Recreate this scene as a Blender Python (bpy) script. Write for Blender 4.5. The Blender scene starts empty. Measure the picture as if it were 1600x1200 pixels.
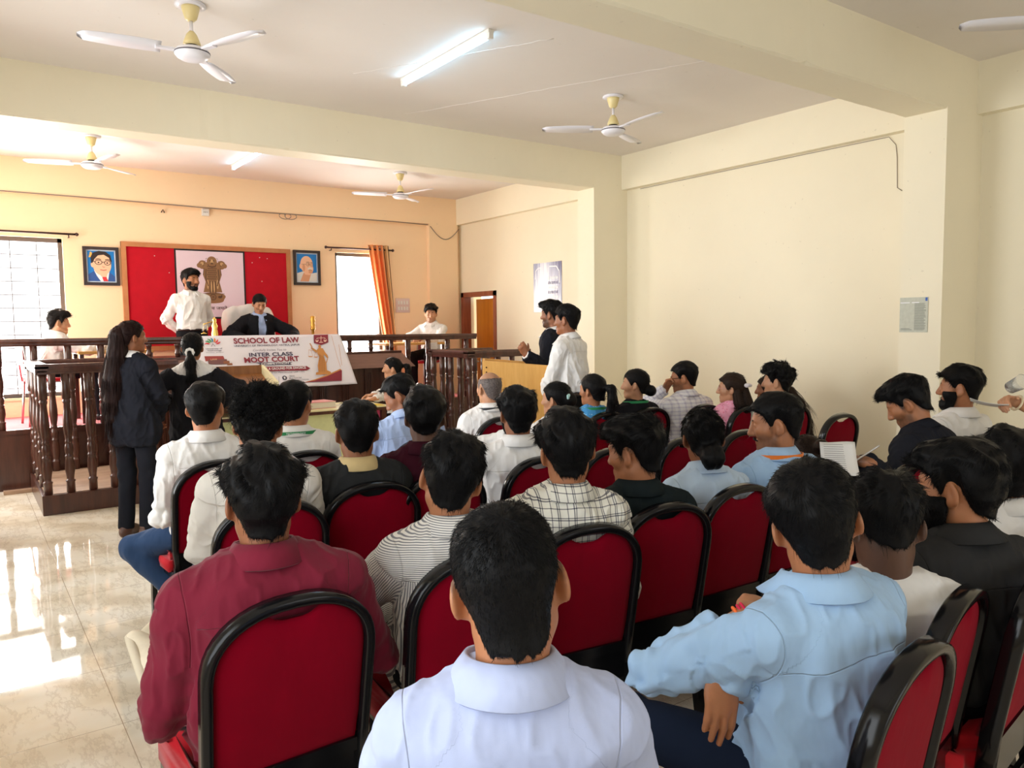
import bpy, bmesh, math, random
import numpy as np
from mathutils import Vector, Matrix, Euler

# ------------------------------------------------------------------ scene, camera, light
S = bpy.context.scene
COL = S.collection
R = math.radians
CAM_H = 1.56
YAW, PIT, ROL = R(35.42), R(-4.36), R(-0.66)
FPX = 1212.0                                  # focal length for a 1600 px wide frame
cam = bpy.data.cameras.new('camera')
cam.sensor_fit = 'HORIZONTAL'
cam.sensor_width = 36.0
cam.lens = 36.0 * FPX / 1600.0
cam.clip_start = 0.02
cam_ob = bpy.data.objects.new('camera', cam)
COL.objects.link(cam_ob)
_f = Vector((math.sin(YAW) * math.cos(PIT), math.cos(YAW) * math.cos(PIT), math.sin(PIT)))
_r = Vector((math.cos(YAW), -math.sin(YAW), 0))
_u = _r.cross(_f)
_r2 = _r * math.cos(ROL) + _u * math.sin(ROL)
_u2 = -_r * math.sin(ROL) + _u * math.cos(ROL)
cam_ob.matrix_world = Matrix(((_r2.x, _u2.x, -_f.x, 0), (_r2.y, _u2.y, -_f.y, 0), (_r2.z, _u2.z, -_f.z, CAM_H), (0, 0, 0, 1)))
S.camera = cam_ob

S.view_settings.view_transform = 'Standard'
S.view_settings.look = 'None'
S.view_settings.gamma = 1.0
S.view_settings.use_curve_mapping = False
S.view_settings.exposure = 0.16
S.cycles.use_denoising = True
S.cycles.max_bounces = 8
S.cycles.diffuse_bounces = 5
S.cycles.glossy_bounces = 3
S.cycles.sample_clamp_indirect = 6.0

world = bpy.data.worlds.new('daylight')
S.world = world
world.use_nodes = True
world.node_tree.nodes['Background'].inputs[0].default_value = (0.93, 0.97, 1.0, 1)
world.node_tree.nodes['Background'].inputs[1].default_value = 2.2


def area(name, loc, rot, sx, sy, power, color=(1, 1, 1)):
    l = bpy.data.lights.new(name, 'AREA')
    l.shape = 'RECTANGLE'
    l.size, l.size_y, l.energy, l.color = sx, sy, power, color
    o = bpy.data.objects.new(name, l)
    o.location = loc
    o.rotation_euler = rot
    COL.objects.link(o)
    return o


# daylight at the window openings (just outside them), plus two added fills
area('daylight_back_left', (0.40, 10.75, 1.75), (R(-90), 0, 0), 1.5, 2.1, 235, (1, 0.96, 0.90))
area('daylight_back_right', (4.70, 10.75, 1.75), (R(-90), 0, 0), 1.3, 2.1, 180, (1, 0.96, 0.90))
area('daylight_left_front', (-1.15, 8.6, 1.75), (0, R(-90), 0), 2.0, 1.5, 88, (1, 0.95, 0.88))
_lm = area('fill_left_middle', (-1.15, 4.9, 1.75), (0, R(-90), 0), 2.0, 2.2, 38, (0.98, 0.99, 1))  # added fill for the right wall, no window known in this bay
_lm.data.spread = R(95)
area('daylight_left_rear', (-1.15, 1.0, 1.75), (0, R(-90), 0), 2.0, 2.2, 28, (0.92, 0.97, 1))
area('fill_rear', (2.9, -3.95, 1.75), (R(90), 0, 0), 4.6, 2.0, 8, (0.86, 0.93, 1))  # added fill from behind the camera, source made up

# ------------------------------------------------------------------ helpers
def tag(o, label=None, cat=None, group=None, kind=None):
    if label: o['label'] = label
    if cat: o['category'] = cat
    if group: o['group'] = group
    if kind: o['kind'] = kind
    return o


def empty(name, loc=(0, 0, 0), rz=0.0, label=None, cat=None, group=None):
    o = bpy.data.objects.new(name, None)
    o.empty_display_size = 0.1
    o.location = loc
    o.rotation_euler = (0, 0, rz)
    COL.objects.link(o)
    return tag(o, label, cat, group)


def link(name, me, mat=None, parent=None):
    o = bpy.data.objects.new(name, me)
    COL.objects.link(o)
    if mat is not None:
        me.materials.append(mat)
    if parent is not None:
        o.parent = parent
    return o


def copy_tree(o, parent=None):
    c = o.copy()
    COL.objects.link(c)
    c.parent = parent
    for ch in list(o.children):
        copy_tree(ch, c)
    return c


class MB:
    """collects shapes and links them as one mesh object"""

    def __init__(self):
        self.v, self.f, self.s = [], [], []

    def add(self, vs, fs, smooth=False):
        n = len(self.v)
        self.v += [tuple(p) for p in vs]
        self.f += [tuple(i + n for i in f) for f in fs]
        self.s += [smooth] * len(fs)
        return self

    def box(self, lo, hi, M=None, bev=0.0):
        x0, y0, z0 = lo
        x1, y1, z1 = hi
        if bev > 0:
            bm = bmesh.new()
            bmesh.ops.create_cube(bm, size=1)
            for v in bm.verts:
                v.co = Vector(((x0 + x1) / 2 + v.co.x * (x1 - x0), (y0 + y1) / 2 + v.co.y * (y1 - y0), (z0 + z1) / 2 + v.co.z * (z1 - z0)))
            bmesh.ops.bevel(bm, geom=bm.edges[:], offset=bev, segments=2, affect='EDGES', profile=0.5)
            bm.verts.index_update()
            vs = [v.co.copy() for v in bm.verts]
            fs = [[v.index for v in f.verts] for f in bm.faces]
            bm.free()
        else:
            vs = [Vector(p) for p in ((x0, y0, z0), (x1, y0, z0), (x1, y1, z0), (x0, y1, z0), (x0, y0, z1), (x1, y0, z1), (x1, y1, z1), (x0, y1, z1))]
            fs = [(0, 3, 2, 1), (4, 5, 6, 7), (0, 1, 5, 4), (1, 2, 6, 5), (2, 3, 7, 6), (3, 0, 4, 7)]
        if M is not None:
            vs = [M @ v for v in vs]
        return self.add(vs, fs)

    def lathe(self, prof, c=(0, 0, 0), n=20, M=None):
        vs, fs = [], []
        for (r, z) in prof:
            for i in range(n):
                a = 2 * math.pi * i / n
                vs.append(Vector((c[0] + r * math.cos(a), c[1] + r * math.sin(a), c[2] + z)))
        for j in range(len(prof) - 1):
            for i in range(n):
                k = (i + 1) % n
                fs.append((j * n + i, j * n + k, (j + 1) * n + k, (j + 1) * n + i))
        fs.append(tuple(range(n))[::-1])
        fs.append(tuple((len(prof) - 1) * n + i for i in range(n)))
        if M is not None:
            vs = [M @ v for v in vs]
        return self.add(vs, fs, True)

    def sweep(self, path, sect, up=(0, 0, 1), closed=False, caps=True, smooth=True):
        """sweep a closed section [(u,v)] along a path of points (section u = side, v = up)"""
        P = [Vector(p) for p in path]
        n, m = len(P), len(sect(0) if callable(sect) else sect)
        vs, fs = [], []
        for i, p in enumerate(P):
            if closed:
                t = P[(i + 1) % n] - P[i - 1]
            else:
                t = P[min(i + 1, n - 1)] - P[max(i - 1, 0)]
            t.normalize()
            upv = Vector(up(i) if callable(up) else up)
            side = t.cross(upv)
            if side.length < 1e-5:
                side = t.cross(Vector((1, 0, 0)))
            side.normalize()
            u2 = side.cross(t)
            sc = sect(i) if callable(sect) else sect
            for (a, b) in sc:
                vs.append(p + side * a + u2 * b)
        rng = n if closed else n - 1
        for i in range(rng):
            for j in range(m):
                k = (j + 1) % m
                i2 = (i + 1) % n
                fs.append((i * m + j, i * m + k, i2 * m + k, i2 * m + j))
        if caps and not closed:
            fs.append(tuple(range(m))[::-1])
            fs.append(tuple((n - 1) * m + j for j in range(m)))
        return self.add(vs, fs, smooth)

    def tube(self, path, r, n=8, closed=False):
        sect = [(r * math.cos(2 * math.pi * i / n), r * math.sin(2 * math.pi * i / n)) for i in range(n)]
        return self.sweep(path, sect, closed=closed)

    def prism(self, poly, d, M=None):
        """extrude an XZ polygon from y=0 to y=d"""
        n = len(poly)
        vs = [Vector((x, 0, z)) for x, z in poly] + [Vector((x, d, z)) for x, z in poly]
        fs = [tuple(range(n)), tuple(range(2 * n - 1, n - 1, -1))] + [((i + 1) % n, i, n + i, n + (i + 1) % n) for i in range(n)]
        if M is not None:
            vs = [M @ v for v in vs]
        return self.add(vs, fs)

    def mesh(self, name):
        me = bpy.data.meshes.new(name)
        me.from_pydata([tuple(v) for v in self.v], [], self.f)
        me.polygons.foreach_set('use_smooth', self.s)
        bm = bmesh.new()
        bm.from_mesh(me)
        bmesh.ops.recalc_face_normals(bm, faces=bm.faces[:])
        bm.to_mesh(me)
        bm.free()
        me.update()
        return me

    def build(self, name, mat, parent=None):
        return link(name, self.mesh(name), mat, parent)


def np_mesh(name, V, F, smooth=True, attrs=None):
    me = bpy.data.meshes.new(name)
    nv, nf = len(V), len(F)
    me.vertices.add(nv)
    me.vertices.foreach_set('co', np.asarray(V, np.float32).ravel())
    me.loops.add(nf * 4)
    me.loops.foreach_set('vertex_index', np.asarray(F, np.int32).ravel())
    me.polygons.add(nf)
    me.polygons.foreach_set('loop_start', np.arange(0, nf * 4, 4, dtype=np.int32))
    me.polygons.foreach_set('use_smooth', np.full(nf, smooth))
    me.update(calc_edges=True)
    for k, a in (attrs or {}).items():
        if a.ndim == 2:
            at = me.attributes.new(k, 'FLOAT_VECTOR', 'POINT')
            at.data.foreach_set('vector', np.asarray(a, np.float32).ravel())
        else:
            at = me.attributes.new(k, 'FLOAT', 'POINT')
            at.data.foreach_set('value', np.asarray(a, np.float32).ravel())
    return me


# ------------------------------------------------------------------ materials
_mats = {}


class NT:
    def __init__(self, name):
        self.m = bpy.data.materials.new(name)
        self.m.use_nodes = True
        self.t = self.m.node_tree
        self.b = self.t.nodes['Principled BSDF']

    def n(self, typ, **kw):
        x = self.t.nodes.new(typ)
        for k, v in kw.items():
            if k.startswith('i_'):
                x.inputs[k[2:].replace('_', ' ')].default_value = v
            else:
                setattr(x, k, v)
        return x

    def l(self, a, b):
        self.t.links.new(a, b)

    def coords(self, kind='Object', scale=None, attr=None):
        if attr:
            c = self.n('ShaderNodeAttribute', attribute_name=attr).outputs['Vector']
        else:
            c = self.n('ShaderNodeTexCoord').outputs[kind]
        if scale:
            mp = self.n('ShaderNodeMapping')
            mp.inputs['Scale'].default_value = scale
            self.l(c, mp.inputs['Vector'])
            c = mp.outputs['Vector']
        return c

    def noise(self, vec, scale, detail=3.0, rough=0.5):
        x = self.n('ShaderNodeTexNoise')
        x.inputs['Scale'].default_value = scale
        x.inputs['Detail'].default_value = detail
        x.inputs['Roughness'].default_value = rough
        self.l(vec, x.inputs['Vector'])
        return x

    def ramp(self, fac, stops):
        x = self.n('ShaderNodeValToRGB')
        e = x.color_ramp.elements
        while len(e) < len(stops):
            e.new(0.5)
        for q, (p, c) in zip(e, stops):
            q.position = p
            q.color = (*c, 1) if len(c) == 3 else c
        self.l(fac, x.inputs[0])
        return x

    def mix(self, fac, a, b, mode='MIX'):
        x = self.n('ShaderNodeMix', data_type='RGBA', blend_type=mode)
        for s, v in ((0, fac), (6, a), (7, b)):
            if isinstance(v, bpy.types.NodeSocket):
                self.l(v, x.inputs[s])
            elif isinstance(v, (int, float)):
                x.inputs[s].default_value = v
            else:
                x.inputs[s].default_value = (*v, 1)
        return x.outputs[2]

    def math(self, op, a, b=0.0, c=0.0):
        x = self.n('ShaderNodeMath', operation=op)
        for i, v in enumerate((a, b, c)):
            if isinstance(v, bpy.types.NodeSocket):
                self.l(v, x.inputs[i])
            else:
                x.inputs[i].default_value = v
        return x.outputs[0]

    def bump(self, h, strength=0.2, dist=0.01, prev=None):
        x = self.n('ShaderNodeBump')
        x.inputs['Strength'].default_value = strength
        x.inputs['Distance'].default_value = dist
        self.l(h, x.inputs['Height'])
        if prev is not None:
            self.l(prev, x.inputs['Normal'])
        return x.outputs[0]

    def set(self, **kw):
        for k, v in kw.items():
            s = self.b.inputs[k.replace('_', ' ')]
            if isinstance(v, bpy.types.NodeSocket):
                self.l(v, s)
            elif isinstance(v, tuple) and len(v) == 3:
                s.default_value = (*v, 1) if s.type == 'RGBA' else v
            else:
                s.default_value = v
        return self


def srgb(r, g, b):
    def f(c):
        c /= 255.0
        return c / 12.92 if c <= 0.04045 else ((c + 0.055) / 1.055) ** 2.4
    return (f(r), f(g), f(b))


def plain(name, col, rough=0.5, metal=0.0, var=0.0, bump=0.0, scale=30.0, **kw):
    if name in _mats:
        return _mats[name]
    t = NT(name)
    t.set(Base_Color=col, Roughness=rough, Metallic=metal)
    for k, v in kw.items():
        t.set(**{k: v})
    if var or bump:
        c = t.coords()
        nz = t.noise(c, scale, 4)
        if var:
            lo = tuple(max(0, x * (1 - var)) for x in col)
            hi = tuple(min(1, x * (1 + var)) for x in col)
            t.set(Base_Color=t.ramp(nz.outputs[0], [(0.3, lo), (0.7, hi)]).outputs[0])
        if bump:
            t.set(Normal=t.bump(nz.outputs[0], bump, 0.003))
    _mats[name] = t.m
    return t.m


def emit(name, col, strength):
    t = NT(name)
    t.set(Base_Color=(0.8, 0.8, 0.8), Emission_Color=col, Emission_Strength=strength)
    return t.m


def wood(name, c0, c1, rough=0.35, scale=(14, 14, 1.2), bump=0.05, coat=0.0):
    if name in _mats:
        return _mats[name]
    t = NT(name)
    c = t.coords('Object', scale)
    n1 = t.noise(c, 1.6, 5, 0.6)
    n2 = t.noise(c, 9, 2, 0.5)
    f = t.math('ADD', t.math('MULTIPLY', n1.outputs[0], 0.8), t.math('MULTIPLY', n2.outputs[0], 0.2))
    t.set(Base_Color=t.ramp(f, [(0.32, c0), (0.68, c1)]).outputs[0], Roughness=rough, Normal=t.bump(f, bump, 0.004), Coat_Weight=coat)
    _mats[name] = t.m
    return t.m

# ------------------------------------------------------------------ implicit surfaces -> meshes (bodies, clothing, hair)
_rs = np.random.RandomState(7)
_LAT = _rs.rand(32, 32, 32).astype(np.float32)


def vnoise(P):
    """smooth value noise at points P (n,3) -> 0..1"""
    P = np.asarray(P, np.float32)
    i = np.floor(P).astype(np.int32)
    f = P - i
    f = f * f * (3 - 2 * f)
    i &= 31
    j = (i + 1) & 31
    L = _LAT
    x0, y0, z0 = i.T
    x1, y1, z1 = j.T
    fx, fy, fz = f.T
    a = L[x0, y0, z0] * (1 - fx) + L[x1, y0, z0] * fx
    b = L[x0, y1, z0] * (1 - fx) + L[x1, y1, z0] * fx
    c = L[x0, y0, z1] * (1 - fx) + L[x1, y0, z1] * fx
    d = L[x0, y1, z1] * (1 - fx) + L[x1, y1, z1] * fx
    return (a * (1 - fy) + b * fy) * (1 - fz) + (c * (1 - fy) + d * fy) * fz


def V3(*a):
    return np.array(a, np.float64)


def unit(v):
    return v / (np.linalg.norm(v) + 1e-12)


class Prim:
    op = 'u'

    def bounds(self):
        return self.lo, self.hi


class Cone(Prim):
    """tapered capsule; flat=True cuts the b end straight; sq squashes along a world axis"""

    def __init__(self, a, b, ra, rb, k=0.02, flat=False, op='u'):
        self.a, self.b, self.ra, self.rb, self.k, self.flat, self.op = np.array(a, float), np.array(b, float), ra, rb, k, flat, op
        r = max(ra, rb)
        self.lo, self.hi = np.minimum(a, b) - r, np.maximum(a, b) + r

    def d(self, x, y, z):
        ab = self.b - self.a
        L2 = float(ab @ ab) + 1e-12
        px, py, pz = x - self.a[0], y - self.a[1], z - self.a[2]
        t = np.clip((px * ab[0] + py * ab[1] + pz * ab[2]) / L2, 0, 1)
        dx, dy, dz = px - t * ab[0], py - t * ab[1], pz - t * ab[2]
        r = np.sqrt(dx * dx + dy * dy + dz * dz) - (self.ra + (self.rb - self.ra) * t)
        if self.flat:
            u = ab / math.sqrt(L2)
            r = np.maximum(r, (x - self.b[0]) * u[0] + (y - self.b[1]) * u[1] + (z - self.b[2]) * u[2])
        return r


class Ell(Prim):
    """ellipsoid with axes = columns of M"""

    def __init__(self, c, r, M=None, k=0.02, op='u'):
        self.c, self.r, self.k, self.op = np.array(c, float), np.array(r, float), k, op
        self.M = np.eye(3) if M is None else M
        e = np.sqrt(((self.M * self.r) ** 2).sum(1))
        self.lo, self.hi = self.c - e, self.c + e

    def d(self, x, y, z):
        px, py, pz = x - self.c[0], y - self.c[1], z - self.c[2]
        M, r = self.M, self.r
        u = (px * M[0, 0] + py * M[1, 0] + pz * M[2, 0]) / r[0]
        v = (px * M[0, 1] + py * M[1, 1] + pz * M[2, 1]) / r[1]
        w = (px * M[0, 2] + py * M[1, 2] + pz * M[2, 2]) / r[2]
        k0 = np.sqrt(u * u + v * v + w * w)
        k1 = np.sqrt((u / r[0]) ** 2 + (v / r[1]) ** 2 + (w / r[2]) ** 2) + 1e-9
        return k0 * (k0 - 1) / k1


class Half(Prim):
    """keep the side where (p-c).n < 0"""
    op = 'i'

    def __init__(self, c, n, k=0.008):
        self.c, self.n, self.k = np.array(c, float), unit(np.array(n, float)), k
        self.lo, self.hi = None, None

    def d(self, x, y, z):
        return (x - self.c[0]) * self.n[0] + (y - self.c[1]) * self.n[1] + (z - self.c[2]) * self.n[2]


def sdf_points(prims, P):
    x, y, z = P[:, 0], P[:, 1], P[:, 2]
    D = np.full(len(P), 1.0)
    for p in prims:
        d = p.d(x, y, z)
        D = _comb(D, d, p)
    return D


def _comb(A, d, p):
    k = max(p.k, 1e-4)
    if p.op == 'u':
        h = np.maximum(k - np.abs(A - d), 0) / k
        return np.minimum(A, d) - h * h * k * 0.25
    if p.op == 's':
        d = -d
    h = np.maximum(k - np.abs(A - d), 0) / k
    return np.maximum(A, d) + h * h * k * 0.25


def mesh_sdf(prims, h, post=None, smooth=1):
    us = [p for p in prims if p.op == 'u']
    lo = np.min([p.lo for p in us], 0) - 3 * h
    hi = np.max([p.hi for p in us], 0) + 3 * h
    n = np.ceil((hi - lo) / h).astype(int) + 1
    ax = [(lo[i] + h * np.arange(n[i])).astype(np.float32) for i in range(3)]
    D = np.full(n, 0.25, np.float32)
    for p in prims:
        if p.lo is None:
            sl = (slice(None),) * 3
        else:
            m = max(p.k, 4 * h) + 0.004
            a = np.maximum(((p.lo - m - lo) / h).astype(int), 0)
            b = np.minimum(((p.hi + m - lo) / h).astype(int) + 2, n)
            sl = tuple(slice(a[i], b[i]) for i in range(3))
        x, y, z = ax[0][sl[0]][:, None, None], ax[1][sl[1]][None, :, None], ax[2][sl[2]][None, None, :]
        D[sl] = _comb(D[sl], p.d(x, y, z).astype(np.float32), p)
    if post is not None:
        D = post(D, ax)
    D[0] = D[-1] = 0.25
    D[:, 0] = D[:, -1] = 0.25
    D[:, :, 0] = D[:, :, -1] = 0.25
    return snets(D, lo, h, smooth)


def snets(D, lo, h, smooth=1):
    s = D < 0
    c = np.zeros(np.array(D.shape) - 1, np.int8)
    for i in (0, 1):
        for j in (0, 1):
            for k in (0, 1):
                c += s[i:D.shape[0] - 1 + i, j:D.shape[1] - 1 + j, k:D.shape[2] - 1 + k]
    cells = np.argwhere((c > 0) & (c < 8))
    idx = np.full(c.shape, -1, np.int32)
    idx[tuple(cells.T)] = np.arange(len(cells))
    off = np.array([(i, j, k) for i in (0, 1) for j in (0, 1) for k in (0, 1)])
    val = np.stack([D[tuple((cells + o).T)] for o in off], 1)
    acc = np.zeros((len(cells), 3))
    cnt = np.zeros(len(cells))
    for a in range(8):
        for b in range(a + 1, 8):
            if np.abs(off[a] - off[b]).sum() != 1:
                continue
            va, vb = val[:, a], val[:, b]
            m = (va < 0) != (vb < 0)
            t = np.where(m, va / np.where(m, va - vb, 1), 0)
            pt = off[a] + (off[b] - off[a]) * t[:, None]
            acc += pt * m[:, None]
            cnt += m
    V = lo + h * (cells + acc / cnt[:, None])
    F = []
    for axis in range(3):
        a0 = [slice(None)] * 3
        a1 = [slice(None)] * 3
        a0[axis] = slice(0, -1)
        a1[axis] = slice(1, None)
        s0, s1 = s[tuple(a0)], s[tuple(a1)]
        e = np.argwhere(s0 != s1)
        o1, o2 = [(1, 2), (2, 0), (0, 1)][axis]
        e = e[(e[:, o1] > 0) & (e[:, o2] > 0)]
        flip = s1[tuple(e.T)]
        d1 = np.zeros(3, int)
        d1[o1] = 1
        d2 = np.zeros(3, int)
        d2[o2] = 1
        q = np.stack([idx[tuple((e - d1 - d2).T)], idx[tuple((e - d2).T)], idx[tuple(e.T)], idx[tuple((e - d1).T)]], 1)
        q[flip] = q[flip][:, ::-1]
        F.append(q)
    F = np.concatenate(F)
    F = F[(F >= 0).all(1)]
    for _ in range(smooth):
        V = lap(V, F)
    return V, F


def lap(V, F, f=0.5):
    acc = np.zeros_like(V)
    cnt = np.zeros(len(V))
    for a, b in ((0, 1), (1, 2), (2, 3), (3, 0)):
        for i, j in ((F[:, a], F[:, b]), (F[:, b], F[:, a])):
            for k in range(3):
                acc[:, k] += np.bincount(i, V[j, k], len(V))
            cnt += np.bincount(i, minlength=len(V))
    return V + (acc / np.maximum(cnt, 1)[:, None] - V) * f


def vnormals(V, F):
    d = np.cross(V[F[:, 2]] - V[F[:, 0]], V[F[:, 3]] - V[F[:, 1]])
    N = np.zeros_like(V)
    for c in range(4):
        for k in range(3):
            N[:, k] += np.bincount(F[:, c], d[:, k], len(V))
    return N / (np.linalg.norm(N, axis=1, keepdims=True) + 1e-12)

# ------------------------------------------------------------------ people
def rotm(yaw=0.0, pitch=0.0, roll=0.0):
    """columns = right, forward, up; yaw turns to the left, pitch looks down, roll tips to the right"""
    m = Matrix.Rotation(yaw, 3, 'Z') @ Matrix.Rotation(-pitch, 3, 'X') @ Matrix.Rotation(roll, 3, 'Y')
    return np.array(m)


def head_prims(hc, M, s, fem=False, fine=True, ears=True):
    def T(*p):
        return hc + M @ (np.array(p) * s)

    def E(c, r, k=0.02, m=None, op='u'):
        return Ell(T(*c), np.array(r) * s, M if m is None else M @ m, k * s, op)

    def C(a, b, ra, rb, k=0.015, op='u'):
        return Cone(T(*a), T(*b), ra * s, rb * s, k * s, op=op)
    jw = 0.9 if fem else 1.0
    P = [E((0, -.012, .032), (.074, .092, .083)), E((0, .028, -.005), (.061 * jw, .057, .075), .03), E((0, .026, -.06), (.047 * jw, .05, .045), .03),
         C((-.042 * jw, .0, -.058), (-.02, .055, -.088), .02, .018, .025), C((.042 * jw, .0, -.058), (.02, .055, -.088), .02, .018, .025),
         C((-.008, .066, -.094), (.008, .066, -.094), .019 * jw, .019 * jw, .02)]
    if fine:
        for sx in (-1, 1):
            P.append(C((sx * .036, .058, -.016), (sx * .046, .042, -.02), .022, .02, .025))
        P += [C((-.036, .0715, .029), (.036, .0715, .029), .0125, .0125, .016)]
        for sx in (-1, 1):
            P.append(E((sx * .031, .093, .008), (.017, .016, .0125), .016, op='s'))
            P.append(E((sx * .031, .0725, .008), (.0160, .0150, .0130), .006))
            P.append(E((sx * .031, .0930, .0065), (.0125, .0130, .0042), .003, op='s'))
        P += [C((0, .079, .026), (0, .104, -.026), .0085, .0125, .012), C((-.012, .093, -.031), (.012, .093, -.031), .0085, .0085, .008)]
        P += [C((-.02, .079, -.0575), (.02, .079, -.0575), .0075, .0075, .008), C((-.017, .0785, -.069), (.017, .0785, -.069), .0085, .0085, .008),
              C((-.024, .093, -.0635), (.024, .093, -.0635), .003, .003, .004, 's')]
    if ears:
        for sx in (-1, 1):
            me = np.array(Matrix.Rotation(sx * R(28), 3, 'Z') @ Matrix.Rotation(R(-10), 3, 'X'))
            P.append(E((sx * .079, -.012, -.004), (.008, .019, .033), .008, me))
            P.append(E((sx * .072, -.004, -.028), (.008, .010, .012), .01))
            if fine:
                P.append(E((sx * .090, -.004, .002), (.010, .011, .02), .005, me, 's'))
    return P


HL_Y = np.array([-.14, -.085, -.06, -.042, -.032, -.012, .006, .012, .026, .033, .05, .07, .10])
HL_Z = np.array([-.072, -.072, -.060, -.036, .012, .026, .02, -.012, -.012, .034, .05, .064, .072])


def hair_mesh(st, fem, h=0.004, seed=1):
    """hair surface in head-local coordinates; st: style dict"""
    top, side, back = st.get('top', .02), st.get('side', .008), st.get('back', .012)
    lo = np.array([-.15, -.19, -.16])
    hi = np.array([.15, .17, .20])
    n = ((hi - lo) / h).astype(int) + 1
    ax = [lo[i] + h * np.arange(n[i]) for i in range(3)]
    x, y, z = ax[0][:, None, None], ax[1][None, :, None], ax[2][None, None, :]
    D = np.full(n, .3)
    for p in head_prims(np.zeros(3), np.eye(3), 1.0, fem, False, False)[:5] + [Cone((0, -.03, -.05), (0, -.045, -.14), .055, .055, .03)]:
        D = _comb(D, p.d(x, y, z), p)
    sm = lambda a, b, t: np.clip((t - a) / (b - a), 0, 1) ** 2 * (3 - 2 * np.clip((t - a) / (b - a), 0, 1))
    wz = sm(.0, .095, z + 0 * x + 0 * y)
    wb = sm(.0, -.09, y + 0 * x + 0 * z)
    nt = st.get('nape_t', None)
    lowt = side * (1 - wb) + back * wb
    if nt is not None:
        low = sm(-.01, -.07, z + 0 * x + 0 * y)
        lowt = lowt * (1 - low) + nt * low
    t = lowt * (1 - wz) + top * wz
    amp, fr = st.get('amp', .006), st.get('freq', 45)
    G = np.stack(np.broadcast_arrays(x, y, z), -1).reshape(-1, 3)
    ny = st.get('aniso', (1, .45, .6))
    nz = vnoise(G * fr * np.array(ny) + seed * 3.7).reshape(D.shape) - .5
    nz2 = vnoise(G * fr * 2.3 * np.array(ny) + seed * 1.3 + 9).reshape(D.shape) - .5
    am = st.get('amp_side', .35)
    hl0 = np.interp(ax[1], HL_Y, HL_Z) + np.where(ax[1] < -.05, st.get('nape', 0), 0)
    hd_ = z - hl0[None, :, None]
    tp_ = np.clip(hd_ / .055, .12, 1)
    bk_ = np.clip((.04 - y) / .03, 0, 1)
    t = t * (1 - bk_ * (1 - tp_) * (.0 if st.get('tail') or st.get('tight') else 1.0))
    D = D - t - (nz * 1.4 + nz2 * .8) * amp * (am + (1 - am) * wz) * (1 - bk_ * (1 - tp_) * .7)
    for q in st.get('vol', []):
        c, r, k = q
        D = _comb(D, Ell(c, r, None, k).d(x, y, z) - (nz + nz2 * .6) * amp * 1.2, Ell(c, r, None, k))
    hl = np.interp(ax[1], HL_Y, HL_Z + 0)
    f = st.get('front', 0.0)
    hl = hl + np.where(ax[1] > .035, f, 0) + np.where(ax[1] < -.05, st.get('nape', 0), 0)
    hl = hl + np.where((ax[1] > .008) & (ax[1] < .03), st.get('burn', 0), 0)
    hl = np.convolve(np.pad(hl, 2, mode='edge'), np.ones(5) / 5, 'valid')
    cut = (hl[None, :, None] - z) * .75 - (nz2 * .01)
    if 'bald' in st:
        c, r = st['bald']
        cut = np.maximum(cut, -Ell(c, r).d(x, y, z))
    if st.get('noface', True):
        keep = -.06 if fem else -.2
    k = .006
    hh = np.maximum(k - np.abs(D - cut), 0) / k
    D = np.maximum(D, cut) + hh * hh * k * .25
    for q in st.get('free', []):
        c, r, k = q
        D = _comb(D, Ell(c, r, None, k).d(x, y, z) - (nz + nz2 * .6) * amp, Ell(c, r, None, k))
    D[0] = D[-1] = .25
    D[:, 0] = D[:, -1] = .25
    D[:, :, 0] = D[:, :, -1] = .25
    return snets(D.astype(np.float32), lo, h, 1)


def strands(name, V, F, N, mat, parent, flow, n, length, rad, up=.35, jit=.25, seed=1, curl=0.0, npt=5, droop=0.0, mask=None):
    """thin hair fibres rooted on a surface; flow(P) gives the growth direction"""
    rng = np.random.RandomState(seed)
    A = np.linalg.norm(np.cross(V[F[:, 2]] - V[F[:, 0]], V[F[:, 3]] - V[F[:, 1]]), axis=1)
    if mask is not None:
        A = A * mask
    fi = rng.choice(len(F), n, p=A / A.sum())
    w = rng.dirichlet((1, 1, 1, 1), n)
    P = np.einsum('nk,nkd->nd', w, V[F[fi]])
    Nn = np.einsum('nk,nkd->nd', w, N[F[fi]])
    Nn /= np.linalg.norm(Nn, axis=1, keepdims=True) + 1e-9
    L = length * (.6 + .8 * rng.rand(n))
    fl = flow(P)
    fl = fl - Nn * (fl * Nn).sum(1, keepdims=True)
    fl /= np.linalg.norm(fl, axis=1, keepdims=True) + 1e-9
    jv = rng.randn(n, 3) * jit
    # fibres of one lock lean the same way
    lk = np.stack([vnoise(P * 60 + 11 * q) - .5 for q in range(3)], 1) * jit * 1.7
    d0 = fl + Nn * up + jv * .6 + lk
    d0 /= np.linalg.norm(d0, axis=1, keepdims=True)
    pts = np.zeros((n, npt, 3))
    p = P - Nn * rad * 3
    d = d0.copy()
    ph = rng.rand(n) * 6.28
    side = np.cross(d0, Nn)
    for i in range(npt):
        pts[:, i] = p
        if curl:
            pts[:, i] += (side * np.sin(ph + i * 1.7)[:, None] + Nn * np.cos(ph + i * 1.7)[:, None]) * curl * (i > 0)
        d = d - Nn * (up * 1.25 / npt) + V3(0, 0, -droop)
        d /= np.linalg.norm(d, axis=1, keepdims=True)
        p = p + d * (L / (npt - 1))[:, None]
    c = bpy.data.hair_curves.new(name)
    c.add_curves([npt] * n)
    c.attributes['position'].data.foreach_set('vector', pts.astype(np.float32).ravel())
    rr = np.tile(rad * np.linspace(1, .25, npt), n).astype(np.float32)
    at = c.attributes.get('radius') or c.attributes.new('radius', 'FLOAT', 'POINT')
    at.data.foreach_set('value', rr)
    c.materials.append(mat)
    o = bpy.data.objects.new(name, c)
    COL.objects.link(o)
    o.parent = parent
    o['kind'] = 'stuff'
    return o


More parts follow.
